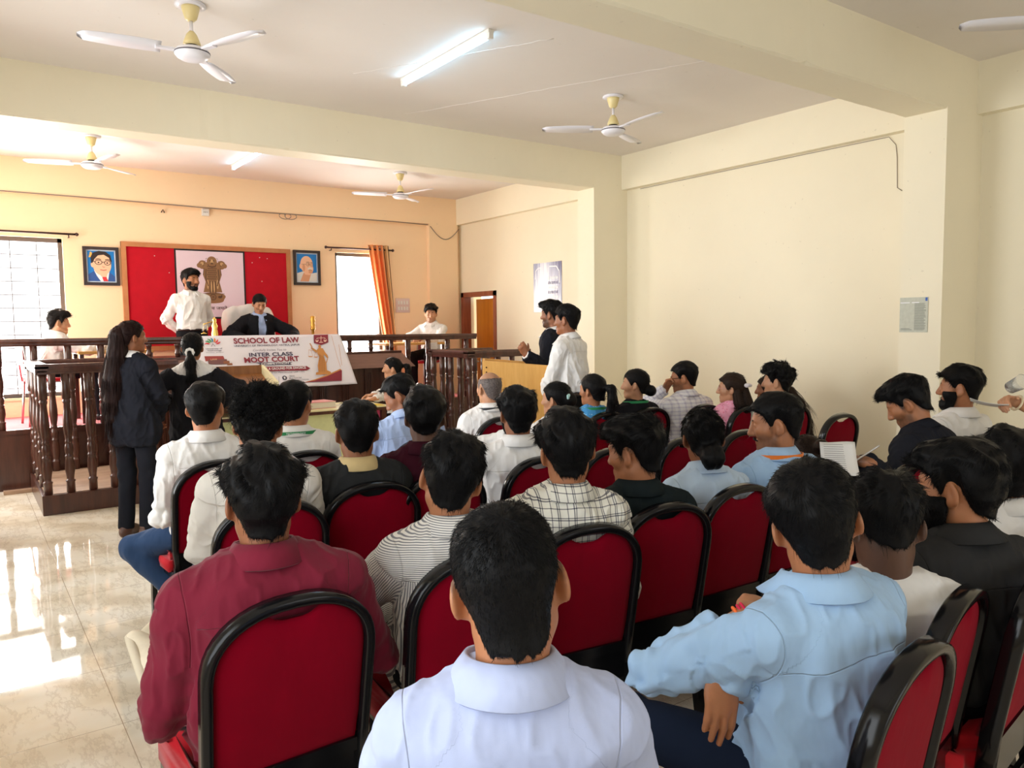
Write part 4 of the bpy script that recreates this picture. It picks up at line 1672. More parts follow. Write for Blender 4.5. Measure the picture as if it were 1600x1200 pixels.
def make_chair(label, group):
    root = empty('banquet_chair', (0, 0, 0), 0, label, 'chair', group)
    arch = chair_back_path(low=.40)
    fr = MB()
    sect = [(-.0125, -.019), (-.008, -.023), (.008, -.023), (.0125, -.019), (.0125, .019), (.008, .023), (-.008, .023), (-.0125, .019)]

    def upv(i):
        return (0, 1, .17)
    fr.sweep([(x, back_y(z), z) for x, z in arch], sect, up=upv)
    fr.box((-.19, -.216, .44), (.19, -.186, .475))
    fr.build('back_frame', BLACKMETAL, root)
    # padded back with the finger notch at the top
    n, m = 34, 18
    inner = chair_back_path(w=.194, z0=.45, z1=.745, zt=.893, n=n, low=.472)
    cx = 0.0
    vs, fs = [], []
    rim = []
    for x, z in inner:
        nd = .034 * math.exp(-(x / .062) ** 4) if z > .8 else 0
        rim.append((x, z - nd))
    k = len(rim)
    cz = .66
    for side in (-1, 1):
        for r in range(m + 1):
            t = r / m
            for (x, z) in rim:
                q = 1 - t
                bulge = (.018 if side < 0 else .034) * (1 - (1 - t) ** 4) ** .5
                X, Z = x * q, cz + (z - cz) * q
                vs.append((X, back_y(Z) + side * bulge, Z))
    for s_ in range(2):
        o = s_ * (m + 1) * k
        for r in range(m):
            for i in range(k):
                j = (i + 1) % k
                f = (o + r * k + i, o + r * k + j, o + (r + 1) * k + j, o + (r + 1) * k + i)
                fs.append(f if s_ else f[::-1])
    for i in range(k):
        j = (i + 1) % k
        fs.append((i, j, (m + 1) * k + j, (m + 1) * k + i))
    p = MB()
    p.add(vs, fs, True)
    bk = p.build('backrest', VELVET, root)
    bk.data.attributes.new('seam', 'FLOAT', 'POINT').data.foreach_set('value', np.full(len(bk.data.vertices), 1.0, np.float32))
    # seat cushion with a rounded front and welted edge
    P = [Ell((0, .03, .455), (.235, .245, .07), None, .02), Ell((0, .0, .455), (.20, .22, .045), None, .02)]
    bm = bmesh.new()
    bmesh.ops.create_cube(bm, size=1)
    for v in bm.verts:
        v.co = Vector((v.co.x * .44, v.co.y * .44 + .02, v.co.z * .085 + .418))
    bmesh.ops.bevel(bm, geom=[e for e in bm.edges if abs(e.verts[0].co.z - e.verts[1].co.z) > .01], offset=.05, segments=5, affect='EDGES')
    bmesh.ops.bevel(bm, geom=[e for e in bm.edges if abs(e.verts[0].co.z - e.verts[1].co.z) < .001 and e.verts[0].co.z > .43], offset=.032, segments=4, affect='EDGES')
    bmesh.ops.recalc_face_normals(bm, faces=bm.faces[:])
    for f in bm.faces:
        f.smooth = True
    me = bpy.data.meshes.new('seat')
    bm.to_mesh(me)
    bm.free()
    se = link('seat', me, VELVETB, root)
    me.attributes.new('seam', 'FLOAT', 'POINT').data.foreach_set('value', np.full(len(me.vertices), 1.0, np.float32))
    fr = MB()
    fr.box((-.195, -.206, .345), (.195, -.186, .470))
    fr.box((-.195, .193, .345), (.195, .217, .380))
    for x in (-.195, .195):
        fr.box((x - .012, -.19, .345), (x + .012, .21, .380))
    fr.build('seat_frame', BLACKMETAL, root)
    sq = [(-.0125, -.017), (.0125, -.017), (.0125, .017), (-.0125, .017)]
    for sx in (-1, 1):
        MB().sweep([(sx * .197, .20, .38), (sx * .197, .215, .2), (sx * .197, .225, 0.0)], sq, up=(0, 1, 0), smooth=False).build('leg', BLACKMETAL, root)
        MB().sweep([(sx * .193, back_y(.44), .44), (sx * .195, -.20, .3), (sx * .197, -.245, 0.0)], sq, up=(0, 1, 0), smooth=False).build('leg', BLACKMETAL, root)
        MB().box((sx * .197 - .009, -.215, .215), (sx * .197 + .009, .21, .24)).build('stretcher', BLACKMETAL, root)
    MB().box((-.19, -.208, .27), (.19, -.192, .295)).build('stretcher', BLACKMETAL, root)
    return root


chair0 = None


def chair(x, y, a, lab):
    global chair0
    if chair0 is None:
        c = chair0 = make_chair(lab, 'red banquet chairs of the audience')
    else:
        c = copy_tree(chair0)
        c['label'] = lab
    c.location = (x, y, 0)
    c.rotation_euler = (0, 0, R(a))
    return c


for (x, y, a, lab) in (
        (2.72, 3.22, 2, 'empty red banquet chair to the right of the man resting his chin'),
        (3.30, 3.24, 2, 'empty red banquet chair directly ahead of the woman with the low bun'),
        (3.80, 3.22, 0, 'empty red banquet chair just ahead of the moustached man'),
        (4.99, 3.32, 0, 'empty red banquet chair standing alone against the bare right wall'),
        (-.19, 7.0, 160, 'red banquet chair cut off at the left edge of the floor')):
    chair(x, y, a, lab)

# ------------------------------------------------------------------ turned balusters, rails, boxes
BAL = [(.034, 0), (.034, .085), (.038, .09), (.038, .10), (.028, .105), (.030, .13), (.039, .19), (.036, .25), (.030, .285), (.034, .29), (.034, .30), (.028, .305), (.032, .33), (.035, .36), (.030, .39),
       (.024, .40), (.029, .41), (.029, .42), (.024, .43), (.031, .47), (.037, .52), (.036, .58), (.029, .66), (.025, .72), (.031, .735), (.031, .75), (.026, .755), (.034, .765), (.034, 1.0)]


def baluster_mesh(h, r=1.0):
    return MB().lathe([(a * r, b * h) for a, b in BAL], n=16).mesh('baluster')


def rail(mb, a, b, w=.09, h=.06):
    sect = [(-w / 2, -h * .55), (-w * .42, -h), (w * .42, -h), (w / 2, -h * .55), (w / 2, -h * .3), (w * .44, 0), (-w * .44, 0), (-w / 2, -h * .3)]
    return mb.sweep([a, b], sect, smooth=False)


def railing_box(label, x0, x1, y0, y1, h, sides, n_f, n_s, base=.17):
    root = empty('witness_box', ((x0 + x1) / 2, (y0 + y1) / 2, 0), 0, label, 'witness box', 'wooden witness boxes before the dais')
    ox, oy = (x0 + x1) / 2, (y0 + y1) / 2
    hx, hy = (x1 - x0) / 2, (y1 - y0) / 2
    MB().box((-hx, -hy, 0), (hx, hy, base), bev=.006).build('base_step', BROWN, root)
    MB().box((-hx + .03, -hy + .03, base), (hx - .03, hy - .03, base + .004)).build('base_top', PLYB, root)
    r = MB()
    c = {'f': ((-hx, -hy), (hx, -hy)), 'b': ((-hx, hy), (hx, hy)), 'l': ((-hx, -hy), (-hx, hy)), 'r': ((hx, -hy), (hx, hy))}
    i = .05
    bm_ = baluster_mesh(h - base - .045)
    for k in sides:
        (ax, ay), (bx, by) = c[k]
        ax, bx = [v - math.copysign(i, v) for v in (ax, bx)]
        ay, by = [v - math.copysign(i, v) for v in (ay, by)]
        d = Vector((bx - ax, by - ay, 0)).normalized() * .05
        rr = MB()
        rail(rr, (ax - d.x, ay - d.y, h), (bx + d.x, by + d.y, h), .10, .065)
        rail(rr, (ax - d.x, ay - d.y, h - .055), (bx + d.x, by + d.y, h - .055), .075, .03)
        rr.build('hand_rail', BROWN, root)
        n = n_f if k in 'fb' else n_s
        for q in range(n):
            if q == 0 and k in 'lr' and 'f' in sides:
                continue
            if q == n - 1 and k in 'lr' and 'b' in sides:
                continue
            t = q / (n - 1)
            o = link('baluster', bm_, None, root)
            o.location = (ax + (bx - ax) * t, ay + (by - ay) * t, base)
    bm_.materials.append(BROWN)
    return root


PLYB = wood('worn_plywood_step', srgb(150, 120, 100), srgb(186, 158, 134), .5, (2, 9, 9), .03)
railing_box('dark wooden witness box with turned balusters, left beside the long haired woman', .50, 1.62, 7.52, 8.84, 1.275, 'fbl', 7, 4)
railing_box('dark wooden witness box with turned balusters, right beside the plywood lectern', 4.72, 5.62, 7.50, 8.42, 1.27, 'fbl', 5, 5)

# rail along the edge of the dais
rt_ = empty('dais_railing', (2.6, DY + .03, DZ), 0, 'long dark wooden railing along the front edge of the dais', 'railing')
r_ = MB()
rail(r_, (XL - 2.6, 0, .90), (5.76 - 2.6, 0, .865), .10, .05)
rail(r_, (XL - 2.6, 0, .86), (5.76 - 2.6, 0, .825), .075, .035)
r_.build('hand_rail', BROWN, rt_)
bmD = baluster_mesh(.80)
bmD.materials.append(BROWN)
x = -.59
while x < 5.75:
    inb = 1.60 < x < 4.70
    if not inb:
        o = link('baluster', bmD, None, rt_)
        o.location = (x - 2.6, 0, 0.008)
        o.scale = (1, 1, (.86 - .0055 * (x - XL)) / .84)
    x += .2955

# judge's bench: ledge with short posts, sloping fascia, pilastered front
bn = empty('judge_bench', (3.15, DY - .12, 0), 0, 'dark wooden judge bench with a sloping lighter fascia under the banner', 'bench')
x0, x1 = 1.58 - 3.15, 4.55 - 3.15
bz = 1.255
MB().box((x0, -.02, bz - .03), (x1, .62, bz), bev=.005).build('desk_top', BROWN, bn)
fz = MB()
fz.add([(x0, -.02, bz - .03), (x1, -.02, bz - .03), (x1 + .13, -.13, bz - .20), (x0 - .13, -.13, bz - .20), (x0, .10, bz - .03), (x1, .10, bz - .03), (x1 + .13, .10, bz - .20), (x0 - .13, .10, bz - .20)],
       [(0, 1, 2, 3), (4, 7, 6, 5), (0, 4, 5, 1), (1, 5, 6, 2), (2, 6, 7, 3), (3, 7, 4, 0)])
fz.build('fascia', BROWNLT, bn)
MB().box((x0 + .06, .0, 0), (x1 - .06, .10, bz - .20)).build('front_panel', BROWN, bn)
for i in range(10):
    xx = x0 + .12 + (x1 - x0 - .34) * i / 9
    pm = MB().box((xx, -.03, .08), (xx + .10, .01, bz - .205))
    for q in range(3):
        pm.box((xx + .018 + q * .026, -.042, .14), (xx + .030 + q * .026, -.03, bz - .26))
    pm.build('pilaster', BROWN, bn)
MB().box((x0 + .05, -.045, 0), (x1 - .05, .012, .08)).build('plinth', BROWN, bn)
for i in range(11):
    xx = x0 + .06 + (x1 - x0 - .12) * i / 10
    MB().lathe([(.026, 0), (.026, .03), (.030, .035), (.030, .045), (.024, .05), (.024, .115), (.030, .12), (.030, .15)], (xx, .145, bz)).build('post', BROWN, bn)

# small loose plank on the floor in front of the dais
tag(MB().box((.27, 8.72, 0), (.62, 8.80, .035), bev=.004).build('plank', PLYB), 'short loose wooden plank lying on the floor by the dais', 'plank')

# ------------------------------------------------------------------ lettering and flat prints
def lettering(txt, mat, parent, M, x0, x1, z0, z1, bold=0.0, shear=0.0, name='lettering', keep=False, depth=.0008):
    """text as a thin mesh filling the rectangle x0..x1, z0..z1 of the local XZ plane (facing -Y)"""
    cu = bpy.data.curves.new('txt', 'FONT')
    cu.body = txt
    cu.size = 1
    cu.offset = bold
    cu.shear = shear
    cu.resolution_u = 3
    tmp = bpy.data.objects.new('txt', cu)
    COL.objects.link(tmp)
    dg = bpy.context.evaluated_depsgraph_get()
    me = bpy.data.meshes.new_from_object(tmp.evaluated_get(dg))
    bpy.data.objects.remove(tmp)
    bpy.data.curves.remove(cu)
    n = len(me.vertices)
    if n == 0:
        return None
    co = np.zeros(n * 3, np.float32)
    me.vertices.foreach_get('co', co)
    co = co.reshape(-1, 3)
    lo, hi = co.min(0), co.max(0)
    sx = (x1 - x0) / (hi[0] - lo[0])
    sz = (z1 - z0) / (hi[1] - lo[1])
    if keep:
        sx = sz = min(sx, sz)
    out = np.zeros_like(co)
    out[:, 0] = x0 + (co[:, 0] - lo[0]) * sx
    out[:, 2] = z0 + (co[:, 1] - lo[1]) * sz
    me.vertices.foreach_set('co', out.ravel())
    me.materials.clear()
    me.name = name
    me.update()
    o = link(name, me, mat, parent)
    o.matrix_local = M
    return o


def ring(cx, cz, rx, rz, n=28, a0=0.0, a1=360.0, rot=0.0):
    out = []
    for i in range(n):
        a = R(a0 + (a1 - a0) * i / (n if a1 - a0 >= 360 else n - 1))
        x, z = rx * math.cos(a), rz * math.sin(a)
        out.append((cx + x * math.cos(rot) - z * math.sin(rot), cz + x * math.sin(rot) + z * math.cos(rot)))
    return out


def print_(name, polys, mat, parent, lay, M=None, th=.0006):
    """flat printed shapes: polygons in the local XZ plane, lay = printing order"""
    mb = MB()
    for k, p in enumerate(polys):
        mb.prism(p, th, Matrix.Translation((0, -.0007 * lay - .00045 * (k % 97) / max(30, len(polys)), 0)))
    o = mb.build(name, mat, parent)
    if M is not None:
        o.matrix_local = M
    return o


def ink(name, r, g, b, rough=.5):
    return plain('ink_' + name, srgb(r, g, b), rough)


def line(pts, w):
    """thick polyline as separate quads"""
    out = []
    for (a, b) in zip(pts[:-1], pts[1:]):
        d = Vector((b[0] - a[0], b[1] - a[1]))
        if d.length < 1e-6:
            continue
        d.normalize()
        n = Vector((-d.y, d.x)) * w / 2
        e = d * w * .25
        out.append([(a[0] + n.x - e.x, a[1] + n.y - e.y), (a[0] - n.x - e.x, a[1] - n.y - e.y), (b[0] - n.x + e.x, b[1] - n.y + e.y), (b[0] + n.x + e.x, b[1] + n.y + e.y)])
    return out


# ------------------------------------------------------------------ notice board, emblem print, portraits on the back wall
BY = YB - .001
nb = empty('notice_board', (2.66, BY, 1.95), 0, 'large red notice board with a light wooden frame behind the judge', 'notice board')
bw, bh, fw_ = 1.03, .655, .055
NB = wood('light_brown_frame', srgb(176, 112, 66), srgb(196, 134, 86), .5, (3, 9, 3), .02)
f = MB()
f.box((-bw, -.04, -bh), (-bw + fw_, 0, bh)).box((bw - fw_, -.04, -bh), (bw, 0, bh)).box((-bw, -.041, bh - fw_), (bw, -.0005, bh)).box((-bw, -.041, -bh), (bw, -.0005, -bh + fw_))
f.build('frame', NB, nb)
rc = MB().box((-bw + .02, -.022, -bh + .02), (bw - .02, -.002, bh - .02)).build('cloth', RED, nb)
rc.data.attributes.new('seam', 'FLOAT', 'POINT').data.foreach_set('value', np.full(len(rc.data.vertices), 1.0, np.float32))
rng = random.Random(3)
for (x, z) in ((-.66, .50), (-.50, .30), (-.40, .52), (.72, .52), (.62, .53), (.64, .22), (.52, .46)):
    MB().lathe([(.006, 0), (.006, .004)], n=8, M=Matrix.Translation((x, -.022, z)) @ Matrix.Rotation(R(90), 4, 'X')).build('pin', PVC, nb)

em = empty('emblem_print', (2.655, BY - .024, 2.117), 0, 'pale pink print of a brown lion capital with a black border', 'poster')
ew, eh = .43, .435
MB().box((-ew, -.004, -eh), (ew, .0, eh)).build('border', ink('black', 14, 12, 14), em)
MB().box((-ew + .02, -.006, -eh + .022), (ew - .022, -.001, eh - .022)).build('sheet', plain('pale_pink_vinyl', srgb(226, 204, 216), .4, bump=.3, scale=5), em)
B1, B2, B3 = ink('bronze', 142, 102, 66), ink('bronze_dark', 84, 54, 34), ink('bronze_light', 196, 158, 110)
EX = .015
bodyp = [(-.135, .18), (-.10, .14), (-.115, .06), (-.085, -.03), (-.115, -.16), (.115, -.16), (.085, -.03), (.115, .06), (.10, .14), (.135, .18), (.06, .22), (-.06, .22)]
print_('lion_figure', [[(x + EX, z + .06) for x, z in bodyp], ring(EX, .285, .062, .068), ring(EX - .115, .245, .052, .055), ring(EX + .115, .245, .052, .055), ring(EX - .155, .235, .03, .03), ring(EX + .155, .235, .03, .03),
                       ring(EX, -.155, .155, .055), [(EX - .145, -.17), (EX + .145, -.17), (EX + .125, -.215), (EX - .125, -.215)], ring(EX, -.21, .125, .03)], B1, em, 10)
dk = []
for k in range(7):
    for q in range(6):
        dk.append(ring(EX - .055 + .0185 * q + (.009 if k % 2 else 0), .225 - .026 * k, .006, .009, 8))
for sx in (-1, 1):
    dk += [ring(EX + sx * .022, .297, .010, .007, 10), ring(EX + sx * .13, .25, .008, .006, 8)]
    dk += line([(EX + sx * .075, .19), (EX + sx * .082, .08), (EX + sx * .055, -.02)], .010)
    dk += line([(EX + sx * .03, .04), (EX + sx * .034, -.11)], .010)
    dk += line([(EX + sx * .10, .20), (EX + sx * .11, .12)], .008)
    dk += line([(EX + sx * .05, .25), (EX + sx * .035, .225), (EX, .215)], .010)
    for k in range(4):
        dk += line([(EX + sx * (.06 + .012 * k), .33 - .03 * k), (EX + sx * (.075 + .012 * k), .315 - .03 * k)], .005)
dk += line([(EX, .04), (EX, -.10)], .008) + [ring(EX, .262, .018, .008, 10)] + line([(EX - .012, .275), (EX, .268), (EX + .012, .275)], .006)
dk += line(ring(EX, -.16, .036, .036, 20) + [(EX + .036, -.16)], .007) + line([(EX - .14, -.118), (EX + .14, -.118)], .006)
dk += [ring(EX + .085, -.16, .026, .016, 12), ring(EX - .085, -.16, .026, .016, 12), ring(EX + .105, -.145, .010, .012, 8)]
for k in range(8):
    a = k * math.pi / 4
    dk += line([(EX, -.16), (EX + .032 * math.cos(a), -.16 + .032 * math.sin(a))], .003)
print_('lion_shading', dk, B2, em, 12)
lt = [ring(EX, .285, .020, .03, 12), ring(EX - .06, .0, .012, .06, 12), ring(EX + .06, .0, .012, .06, 12), ring(EX - .018, -.03, .010, .07, 12), ring(EX + .018, -.03, .010, .07, 12), ring(EX - .12, .26, .02, .02, 12), ring(EX + .12, .26, .02, .02, 12)]
print_('lion_highlight', lt, B3, em, 11)
lettering('सत्यमेव जयते', ink('brown_text', 92, 60, 44), em, Matrix.Translation((0, -.0085, 0)), -.185, .185, -.335, -.27, bold=.012)


def portrait(label, cx, cz, w, h, kind):
    p = empty('framed_portrait', (cx, BY, cz), 0, label, 'picture')
    f = MB()
    t = .035
    f.box((-w, -.03, -h), (-w + t, 0, h)).box((w - t, -.03, -h), (w, 0, h)).box((-w, -.031, h - t), (w, -.0005, h)).box((-w, -.031, -h), (w, -.0005, -h + t))
    f.build('frame', wood('black_brown_frame', srgb(34, 24, 26), srgb(54, 38, 38), .3), p)
    MB().box((-w + .02, -.008, -h + .02), (w - .02, -.002, h - .02)).build('mount', ink('mount', 206, 220, 236), p)
    iw, ih = w - t - .014, h - t - .014
    MB().box((-iw, -.010, -ih), (iw, -.004, ih)).build('painted_background', ink('poster_blue', 8, 122, 202), p)
    SK, SK2, HA = ink('painted_skin', 236, 190, 156), ink('painted_skin_shadow', 214, 156, 120), ink('painted_black', 40, 30, 32)
    M = Matrix.Translation((0, -.0085, 0))
    if kind == 'suit':
        print_('painted_suit', [[(-iw, -ih), (-iw, -.10), (-.075, -.055), (.0, -.17), (.075, -.06), (iw, -.12), (iw, -ih)]], ink('suit_blue', 44, 84, 152), p, 4, M)
        print_('painted_shirt', [[(-.078, -.05), (-.05, -.115), (-.012, -ih), (.062, -ih), (.082, -.07), (.055, -.05)]], ink('painted_white', 236, 236, 242), p, 5, M)
        print_('painted_tie', [[(.005, -.12), (.05, -.115), (.052, -.14), (.068, -ih), (.018, -ih), (.006, -.14)]], ink('tie_red', 214, 50, 62), p, 6, M)
        print_('painted_face', [ring(.008, .02, .098, .128), ring(-.09, .02, .02, .035), [(-.07, -.03), (.08, -.03), (.05, -.125), (.0, -.125)]], SK, p, 7, M)
        print_('painted_hair', [[(-.105, .03), (-.11, .10), (-.085, .155), (-.02, .178), (.05, .17), (.10, .13), (.112, .05), (.095, .06), (.085, .10), (.03, .135), (-.03, .125), (-.07, .08), (-.088, .04)]], HA, p, 8, M)
        g = line(ring(-.028, .045, .036, .026, 20) + [(.008, .045)], .007) + line(ring(.066, .04, .032, .026, 20) + [(.098, .04)], .007) + line([(.006, .048), (.036, .046)], .007) + line([(-.064, .05), (-.092, .06)], .007)
        g += line([(-.058, .078), (-.03, .086), (-.002, .078)], .008) + line([(.044, .076), (.068, .082), (.09, .074)], .008)
        g += [ring(-.028, .043, .009, .009, 10), ring(.064, .039, .009, .009, 10)]
        print_('painted_glasses', g, HA, p, 9, M)
        print_('painted_mouth', line([(-.012, -.042), (.02, -.048), (.052, -.042)], .010) + line([(.012, .0), (.022, -.012), (.038, -.008)], .006), ink('lip_red', 196, 104, 92), p, 9, M)
        print_('painted_emblem', [[(-iw + .012, ih - .075), (-iw + .062, ih - .075), (-iw + .052, ih - .04), (-iw + .022, ih - .04)], ring(-iw + .037, ih - .03, .013, .02, 12)], ink('emblem_gold', 232, 178, 84), p, 5, M)
    else:
        print_('painted_shawl', [[(-iw, -ih), (-iw, -.075), (-.06, -.05), (.06, -.075), (iw, -.06), (iw, -ih)]], ink('shawl_white', 220, 220, 216), p, 4, M)
        print_('painted_chest', [[(-.10, -ih), (-.05, -.07), (.055, -.085), (.02, -ih)]], SK2, p, 5, M)
        print_('painted_face', [ring(-.005, .045, .088, .115), ring(-.088, .02, .018, .032), ring(.02, -.01, .07, .075), [(-.06, -.03), (.06, -.04), (.04, -.10), (-.03, -.09)]], SK, p, 7, M)
        print_('painted_shadow', [ring(-.045, .0, .02, .05, 14), ring(.05, -.055, .03, .02, 14), ring(.03, .05, .012, .02, 10)], SK2, p, 8, M)
        print_('painted_moustache', [[(.005, -.012), (.04, .008), (.082, -.008), (.075, -.022), (.04, -.010), (.01, -.026)]], ink('grey_white', 226, 222, 218), p, 9, M)
        g = line(ring(.012, .045, .022, .02, 18) + [(.034, .045)], .004) + line(ring(.066, .042, .018, .02, 18) + [(.084, .042)], .004) + line([(-.01, .05), (-.075, .045)], .004) + line([(-.01, .075), (.02, .08), (.036, .072)], .006) + line([(.05, .074), (.078, .074)], .006)
        g += [ring(.014, .044, .006, .006, 8), ring(.064, .042, .006, .006, 8)] + line([(.02, -.034), (.05, -.03), (.07, -.034)], .005)
        print_('painted_glasses', g, ink('painted_brown', 92, 62, 52), p, 9, M)
    return p


portrait('framed portrait of a man in round glasses, blue suit and red tie', 1.416, 2.305, .19, .225, 'suit')
portrait('framed portrait of a bald man with round glasses and a white shawl', 3.925, 2.368, .188, .235, 'shawl')

# ------------------------------------------------------------------ curtain rods, curtain
for (xa, xb, z, lab) in ((-.45, 1.17, 2.655, 'dark curtain rod above the left window'), (4.18, 5.20, 2.655, 'dark curtain rod above the right window with the orange curtain')):
    rd = empty('curtain_rod', ((xa + xb) / 2, YB - .07, z), 0, lab, 'curtain rod')
    hx = (xb - xa) / 2
    RODM = plain('bronze_rod', (.06, .03, .028), .35, .6)
    MB().tube([(-hx, 0, 0), (hx, 0, 0)], .012).build('pole', RODM, rd)
    for sx in (-1, 1):
        MB().lathe([(.016, -.012), (.022, 0), (.016, .014), (.006, .022)], n=12, M=Matrix.Translation((sx * hx, 0, 0)) @ Matrix.Rotation(R(90), 4, 'Y')).build('finial', RODM, rd)
        MB().tube([(sx * (hx - .08), 0, -.01), (sx * (hx - .08), 0, -.035), (sx * (hx - .08), .07, -.035)], .007).build('bracket', RODM, rd)
ct = empty('curtain', (4.98, YB - .075, 2.67), 0, 'orange curtain with brown stripes gathered at the right window', 'curtain')


def curtain_mat():
    t = NT('orange_striped_curtain')
    sep = t.n('ShaderNodeSeparateXYZ')
    t.l(t.n('ShaderNodeAttribute', attribute_name='tc').outputs['Vector'], sep.inputs[0])
    b = t.ramp(sep.outputs[0], [(0, srgb(236, 178, 116)), (.08, srgb(232, 150, 84)), (.5, srgb(226, 138, 78)), (.62, srgb(214, 160, 110)), (.72, srgb(112, 62, 34)), (.77, srgb(222, 178, 120)), (.90, srgb(206, 150, 92)), (.93, srgb(84, 46, 30)), (1, srgb(84, 46, 30))])
    b.color_ramp.interpolation = 'CONSTANT'
    t.set(Base_Color=b.outputs[0], Roughness=.6, Sheen_Weight=.3, Transmission_Weight=.0)
    tr = t.n('ShaderNodeBsdfTranslucent')
    t.l(b.outputs[0], tr.inputs[0])
    mx = t.n('ShaderNodeMixShader')
    mx.inputs[0].default_value = .15
    t.l(t.b.outputs[0], mx.inputs[1])
    t.l(tr.outputs[0], mx.inputs[2])
    t.l(mx.outputs[0], t.t.nodes['Material Output'].inputs[0])
    return t.m


nx, nz = 90, 40
Vc, Fc, T = [], [], []
for j in range(nz + 1):
    q = j / nz
    z = .05 - 2.0 * q
    xl, xr = -.17 + .30 * min(1, q * 1.05) ** 1.0, .16 + .14 * q
    for i in range(nx + 1):
        u = i / nx
        Vc.append((xl + (xr - xl) * u, .045 * math.sin(u * 7 * 2 * math.pi / 1.6 + .4 * math.sin(q * 3)) * (.75 + .25 * q) - .0, z))
        T.append((u, q, 0))
for j in range(nz):
    for i in range(nx):
        a = j * (nx + 1) + i
        Fc.append((a, a + 1, a + nx + 2, a + nx + 1))
cm = np_mesh('fabric', np.array(Vc), np.array(Fc), True, {'tc': np.array(T)})
co_ = link('fabric', cm, curtain_mat(), ct)
md = co_.modifiers.new('thick', 'SOLIDIFY')
md.thickness = .003
for k in range(4):
    u = .04 + .24 * k
    MB().tube([(-.17 + .33 * (u + .03) + .024 * math.cos(a), .03 * math.sin(k * 3), 0 + .024 * math.sin(a)) for a in np.linspace(0, 2 * math.pi, 16)[:-1]], .005, 6, True).build('eyelet', METAL, ct)

# ------------------------------------------------------------------ wall papers, switch boxes, cables
CBL = plain('grey_cable', (.26, .21, .17), .5)
tag(MB().tube([(XL + .05, YB - .085, 3.09), (.6, YB - .086, 3.085), (1.4, YB - .086, 3.082), (2.3, YB - .09, 3.07), (2.62, YB - .09, 3.065), (3.4, YB - .09, 3.062), (4.2, YB - .088, 3.068), (5.2, YB - .088, 3.07), (5.78, YB - .09, 3.06)], .007).build('cable', CBL),
    'thin brown cable running along the back wall beam', 'cable')
tag(MB().tube([(5.82 + .5 * t, YB - .09 + (.0 if t < .99 else .0), 3.04 - .18 * math.sin(math.pi * t * .98)) for t in np.linspace(0, 1, 14)], .006).build('cable', CBL), 'slack cable drooping in the far right corner', 'cable')
tag(MB().tube([(XR - .01, 6.4, 3.075), (XR - .01, 5.0, 3.077), (XR - .01, 3.52, 3.075), (XR - .008, 3.46, 3.0), (XR - .006, 3.448, 2.9), (XR - .006, 3.44, 2.65), (XR - .006, 3.40, 2.62)], .003).build('cable', CBL), 'thin wire hanging down the right wall beside the pillar', 'cable')
cl_ = [(3.56 + .17 * t + .06 * math.cos(t * 14), YB - .092, 3.03 + .035 * math.sin(t * 14)) for t in np.linspace(0, 1, 40)]
tag(MB().tube(cl_, .005).build('cable', CBL), 'loose loop of wire tied under the back beam', 'cable')
sb = empty('junction_box', (2.62, YB - .002, 3.02), 0, 'small white socket box high on the back wall', 'socket')
MB().box((-.045, -.03, -.045), (.045, 0, .045), bev=.006).build('box', PVC, sb)
for k in range(3):
    MB().lathe([(.005, 0), (.005, .003)], n=8, M=Matrix.Translation((-.02 + .02 * k, -.030, .0)) @ Matrix.Rotation(R(90), 4, 'X')).build('hole', BLACKMETAL, sb)
hk = empty('wall_hook', (2.12, YB - .002, 3.0), 0, 'small dark hook high on the back wall, left of the socket box', 'hook')
MB().tube([(-.02, -.01, -.02), (0, -.02, .015), (.02, -.01, -.02)], .006).build('hook', BLACKMETAL, hk)
PAPER = plain('white_paper', (.80, .79, .77), .7)
GREYINK = ink('grey', 120, 116, 120)
pn = empty('switch_panel', (5.375, YB - .001, 1.865), 0, 'pale square switch plate on the back wall beside the curtain', 'switch panel')
MB().box((-.115, -.012, -.105), (.115, 0, .105), bev=.004).build('plate', plain('lilac_grey_plastic', srgb(216, 194, 190), .5), pn)
for r_i in range(2):
    for k in range(4):
        MB().box((-.085 + .046 * k, -.020, -.07 + .085 * r_i), (-.055 + .046 * k, -.010, -.02 + .085 * r_i), bev=.003).build('switch', PVC, pn)

po = empty('wall_poster', (XR - .002, 8.12, 2.05), R(90), 'tall violet and silver poster on the right wall past the lectern', 'poster')
# local x runs towards -Y ... poster faces -X
po.rotation_euler = (0, 0, R(-90))


def poster_mat():
    t = NT('silver_violet_print')
    sep = t.n('ShaderNodeSeparateXYZ')
    t.l(t.coords(), sep.inputs[0])
    mp = t.n('ShaderNodeMapping')
    mp.inputs['Scale'].default_value = (34, 1, 3)
    t.l(t.coords(), mp.inputs['Vector'])
    n = t.noise(mp.outputs[0], 1, 3)
    edge = t.math('ABSOLUTE', t.math('ADD', sep.outputs[0], .06))
    top = t.math('ADD', t.math('MULTIPLY', sep.outputs[2], 1.0), .02)
    f = t.math('ADD', t.math('ADD', t.math('MULTIPLY', edge, 1.5), t.math('MULTIPLY', top, .8)), t.math('MULTIPLY', t.math('SUBTRACT', n.outputs[0], .5), .7))
    b = t.ramp(f, [(.25, srgb(226, 230, 238)), (.42, srgb(176, 180, 204)), (.75, srgb(92, 90, 130))]).outputs[0]
    t.set(Base_Color=b, Roughness=.3)
    return t.m


